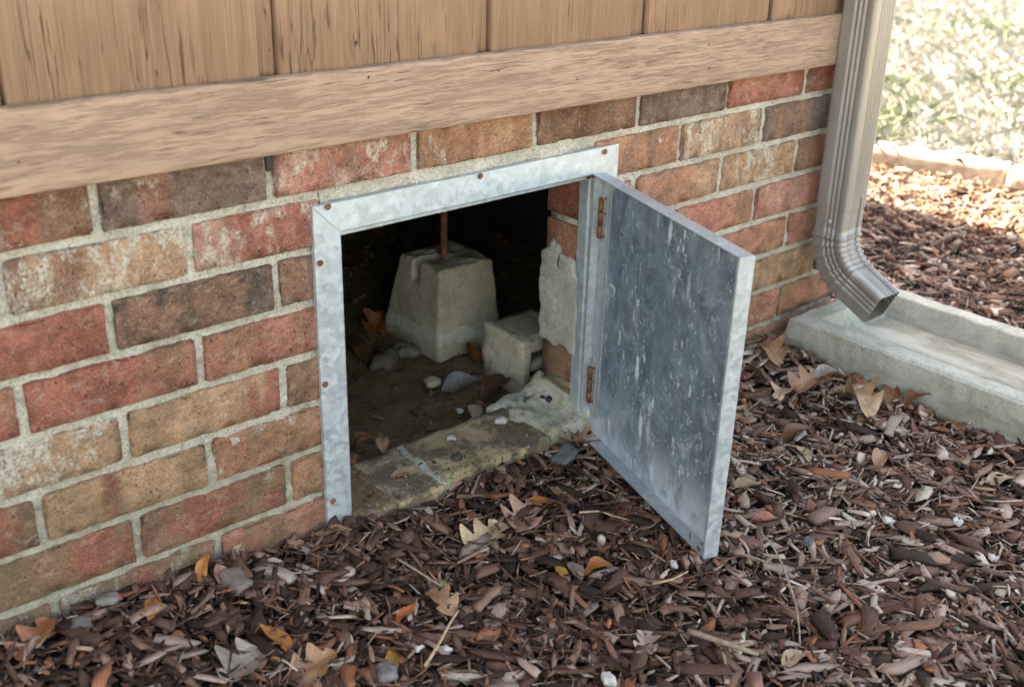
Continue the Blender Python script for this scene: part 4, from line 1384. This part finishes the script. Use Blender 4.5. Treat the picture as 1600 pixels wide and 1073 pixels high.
# ------------------------------------------------------------------ stones
STONES = [
    (372, 906, 54, srgb(132, 114, 104, .75), 'largest grey stone lying at the foot of the brick wall', 0),
    (165, 936, 34, srgb(150, 140, 128, .75), 'grey stone lying against the wall foot at left', 0),
    (128, 972, 30, srgb(118, 106, 98, .75), 'dark grey stone at the wall foot near the left edge', 0),
    (604, 1047, 42, srgb(138, 130, 128, .75), 'smooth grey stone at the bottom centre left', 0),
    (884, 712, 44, srgb(110, 112, 110, .75), 'speckled dark grey stone in front of the door hinge foot', 0),
    (545, 893, 26, srgb(196, 166, 146, .75), 'pinkish square stone in the mulch below the left stile', 0),
    (656, 1012, 15, srgb(232, 224, 212, .8), 'small white pebble left of the pale stick', 0),
    (697, 1012, 16, srgb(228, 216, 204, .8), 'small white pebble right of the pale stick', 0),
    (1389, 811, 19, srgb(214, 206, 196, .8), 'bright white pebble in the mulch right of the twig', 0),
    (1497, 813, 20, srgb(216, 208, 196, .8), 'white flat pebble near the right edge of the mulch', 0),
    (1552, 870, 16, srgb(206, 196, 186, .8), 'small white pebble close to the right edge', 0),
    (950, 1060, 30, srgb(230, 216, 204, .8), 'cream pebble at the very bottom of the picture', 0),
    (1052, 880, 16, srgb(180, 172, 164, .8), 'grey white pebble under the bottom edge of the door', 0),
    (1264, 845, 22, srgb(96, 94, 98, .75), 'dark round stone right of the door corner', 0),
    (675, 595, 26, srgb(190, 176, 140, .8), 'cream stone on the mud in front of the pier block', -.02),
    (635, 545, 40, srgb(140, 126, 106, .7), 'grey rubble shard at the pier block foot', -.02),
    (600, 560, 46, srgb(110, 94, 78, .7), 'broken brownish rubble lump left of the pier block', -.02),
    (718, 640, 13, srgb(196, 190, 184, .8), 'small grey pebble on the mud near the sill', -.02),
    (705, 683, 14, srgb(196, 186, 172, .8), 'tiny white pebble on the mossy sill', .010),
    (782, 656, 18, srgb(190, 180, 166, .8), 'pale flake lying on the mossy sill', .010),
    (714, 712, 17, srgb(70, 62, 54, .75), 'dark pebble in the middle of the sill', .010),
    (860, 622, 14, srgb(48, 42, 40, .75), 'larger black pebble on the white cement wash', .018),
    (848, 620, 8, srgb(48, 42, 40, .75), 'smaller black pebble on the white cement wash', .018),
]
for i, (px, py, sp_, colr, lab, zz) in enumerate(STONES):
    p = on_mulch(px, py, .016) if zz == 0 else at_z(px, py, zz)
    sz = sp_ / FPX * float((p - CAM_POS) @ _fw)
    me = rbox('stone', sz, sz * .75, sz * .5, r=sz * .18, n=(4, 4, 3), amp=sz * .17, freq=1.3 / sz, chip=sz * .1, seed=i * 1.7, smooth=sp_ > 20)
    o = link('stone' if sp_ > 25 else 'pebble', me, M['stone'], None, tuple(p + np.array([0, 0, -sz * .06])), (rl.uniform(-.25, .25), rl.uniform(-.25, .25), rl.uniform(0, 3)))
    o.color = colr
    tag(o, lab, 'stone' if sp_ > 25 else 'pebble', 'stones and pebbles')


# ------------------------------------------------------------------ twigs
def tube(name, pts, r0, r1, mat, n=6):
    V, Fc = [], []
    m = len(pts)
    for i, p in enumerate(pts):
        a = Vector(pts[max(0, i - 1)]); b = Vector(pts[min(m - 1, i + 1)])
        d = (b - a).normalized()
        e = d.orthogonal().normalized(); f = d.cross(e)
        r = r0 + (r1 - r0) * i / (m - 1)
        for k in range(n):
            t = 2 * math.pi * k / n
            V.append(tuple(Vector(p) + e * r * math.cos(t) + f * r * math.sin(t)))
    for i in range(m - 1):
        for k in range(n): Fc.append((i * n + k, i * n + (k + 1) % n, (i + 1) * n + (k + 1) % n, (i + 1) * n + k))
    Fc.append(tuple(range(n))[::-1]); Fc.append(tuple((m - 1) * n + k for k in range(n)))
    return fix_normals(mesh_from(name, V, Fc, True))


TW = [
    ([(1188, 832), (1205, 848), (1222, 880), (1236, 920), (1245, 950), (1249, 985), (1250, 1008)], .0016, srgb(176, 152, 134, .8), 'long thin curved twig running down to the beige oval leaf'),
    ([(664, 1040), (684, 1008), (702, 975), (716, 953)], .0024, srgb(206, 172, 132, .8), 'pale straight stick at the bottom centre left'),
    ([(620, 872), (650, 890), (690, 916)], .0020, srgb(190, 156, 124, .8), 'tan straight stick left of the sage green leaf'),
    ([(810, 690), (822, 712), (835, 738), (846, 762)], .0014, srgb(120, 74, 48, .8), 'thin brown twig leaning from the sill into the mulch'),
    ([(792, 684), (815, 700), (842, 718)], .0013, srgb(136, 84, 56, .8), 'short reddish twig lying on the sill edge'),
    ([(1020, 912), (1050, 905), (1075, 892)], .0016, srgb(200, 166, 128, .8), 'pale twig lying left of the lower door corner'),
    ([(870, 684), (900, 690), (940, 688)], .0018, srgb(110, 64, 44, .8), 'dark reddish stick lying below the hinge side of the door'),
    ([(905, 800), (935, 798), (960, 806), (985, 812)], .0018, srgb(206, 170, 134, .8), 'bent pale twig left of the bottom edge of the door'),
    ([(1075, 985), (1130, 1003), (1185, 1022)], .0042, srgb(170, 142, 120, .75), 'thick weathered stick lying right of the lower door corner'),
]
for pts, r, colr, lab in TW:
    P = [on_mulch(px, py, .022 + .002 * math.sin(i * 2)) for i, (px, py) in enumerate(pts)]
    # smooth the run
    PP = []
    for i in range(len(P) - 1):
        for t in (0, .34, .67): PP.append(tuple(P[i] * (1 - t) + P[i + 1] * t))
    PP.append(tuple(P[-1]))
    base_p = Vector(PP[0])
    o = link('twig', tube('twig', [tuple(Vector(q) - base_p) for q in PP], r * .9, r * .6, 'twig'), M['twig'], None, base_p)
    o.color = colr
    tag(o, lab, 'twig', 'twigs in the mulch')

# brown paver at the very corner
pv = on_mulch(1598, 1066, .02)
pm = rbox('paver', .16, .12, .05, r=.008, n=(8, 6, 4), amp=.002, freq=30, chip=.003, seed=6.6)
o = link('paver', pm, M['stone'], None, (pv[0] + .045, pv[1] - .065, pv[2] - .012), (.05, -.06, .5))
o.color = srgb(124, 104, 98, .75)
tag(o, 'greyish brown paver corner at the bottom right of the picture', 'paver')

# ------------------------------------------------------------------ edging timbers and grass
def timber(y0, y1, dx, seed, lab):
    yc = (y0 + y1) / 2
    L = abs(y1 - y0) * 1.044
    me = rbox('edging_timber', L, .095, .085, r=.014, n=(26, 5, 4), amp=.003, freq=20, chip=.004, seed=seed)
    o = link('edging_timber', me, M['timber'], None, (EDGE(yc) + .05 + dx, yc, .012), (0, .0, math.radians(90) + math.atan(.30)))
    o.color = (.50, .42, .33, 1)
    tag(o, lab, 'edging timber', 'timbers edging the mulch bed')


timber(.275, 1.75, 0, 1.5, 'long weathered pale edging timber between the mulch bed and the lawn')
timber(-1.2, .262, -.025, 4.2, 'second edging timber with its rounded end at the right edge')

NG = 300000
t = rng.uniform(0, 1, NG)
gy = rng.uniform(-3.5, 7.0, NG)
gx = EDGE(gy) + .11 + 7.5 * t ** 1.5
clump = .75 * vnoise(gx, gy, 2.6, 21) + .75 * vnoise(gx, gy, 9, 22)
px, py, dep = project(gx, gy, np.zeros(NG))
keep = (px > 1000) & (px < 2500) & (py > -300) & (dep > 0)
gx, gy, clump = gx[keep], gy[keep], clump[keep]
n = len(gx)
hgt = np.abs(rng.normal(.028, .014, n)) + .012 + .022 * np.clip(clump, 0, 1)
ang = rng.uniform(0, 2 * np.pi, n); lean = rng.uniform(.3, 2.0, n) * hgt
wd = rng.uniform(.0006, .0014, n)
z0 = np.full(n, .018)
ca, sa = np.cos(ang), np.sin(ang)
A = np.stack([gx - sa * wd, gy + ca * wd, z0 - .01], 1); B = np.stack([gx + sa * wd, gy - ca * wd, z0 - .01], 1)
Cc = np.stack([gx + ca * lean * .45 + sa * wd * .8, gy + sa * lean * .45 - ca * wd * .8, z0 + hgt * .7], 1)
D = np.stack([gx + ca * lean, gy + sa * lean, z0 + hgt], 1)
V = np.stack([A, B, Cc, D], 1).reshape(-1, 3)
i4 = np.arange(n)[:, None] * 4
Fc = np.concatenate([i4 + np.array([0, 1, 2]), i4 + np.array([0, 2, 3])])
green = (clump + rng.normal(0, .35, n)) > .55
gc = np.where(green[:, None], np.array([.17, .21, .12]), np.array([.30, .29, .262])) * rng.uniform(.7, 1.25, (n, 1))
gc = np.concatenate([gc, np.ones((n, 1))], 1)
gr = link('grass', fast_mesh('grass', V, Fc, False, np.repeat(gc, 4, 0)), M['grass'])
tag(gr, 'thin straw coloured grass with green tufts on the lawn', 'grass', kind='stuff')
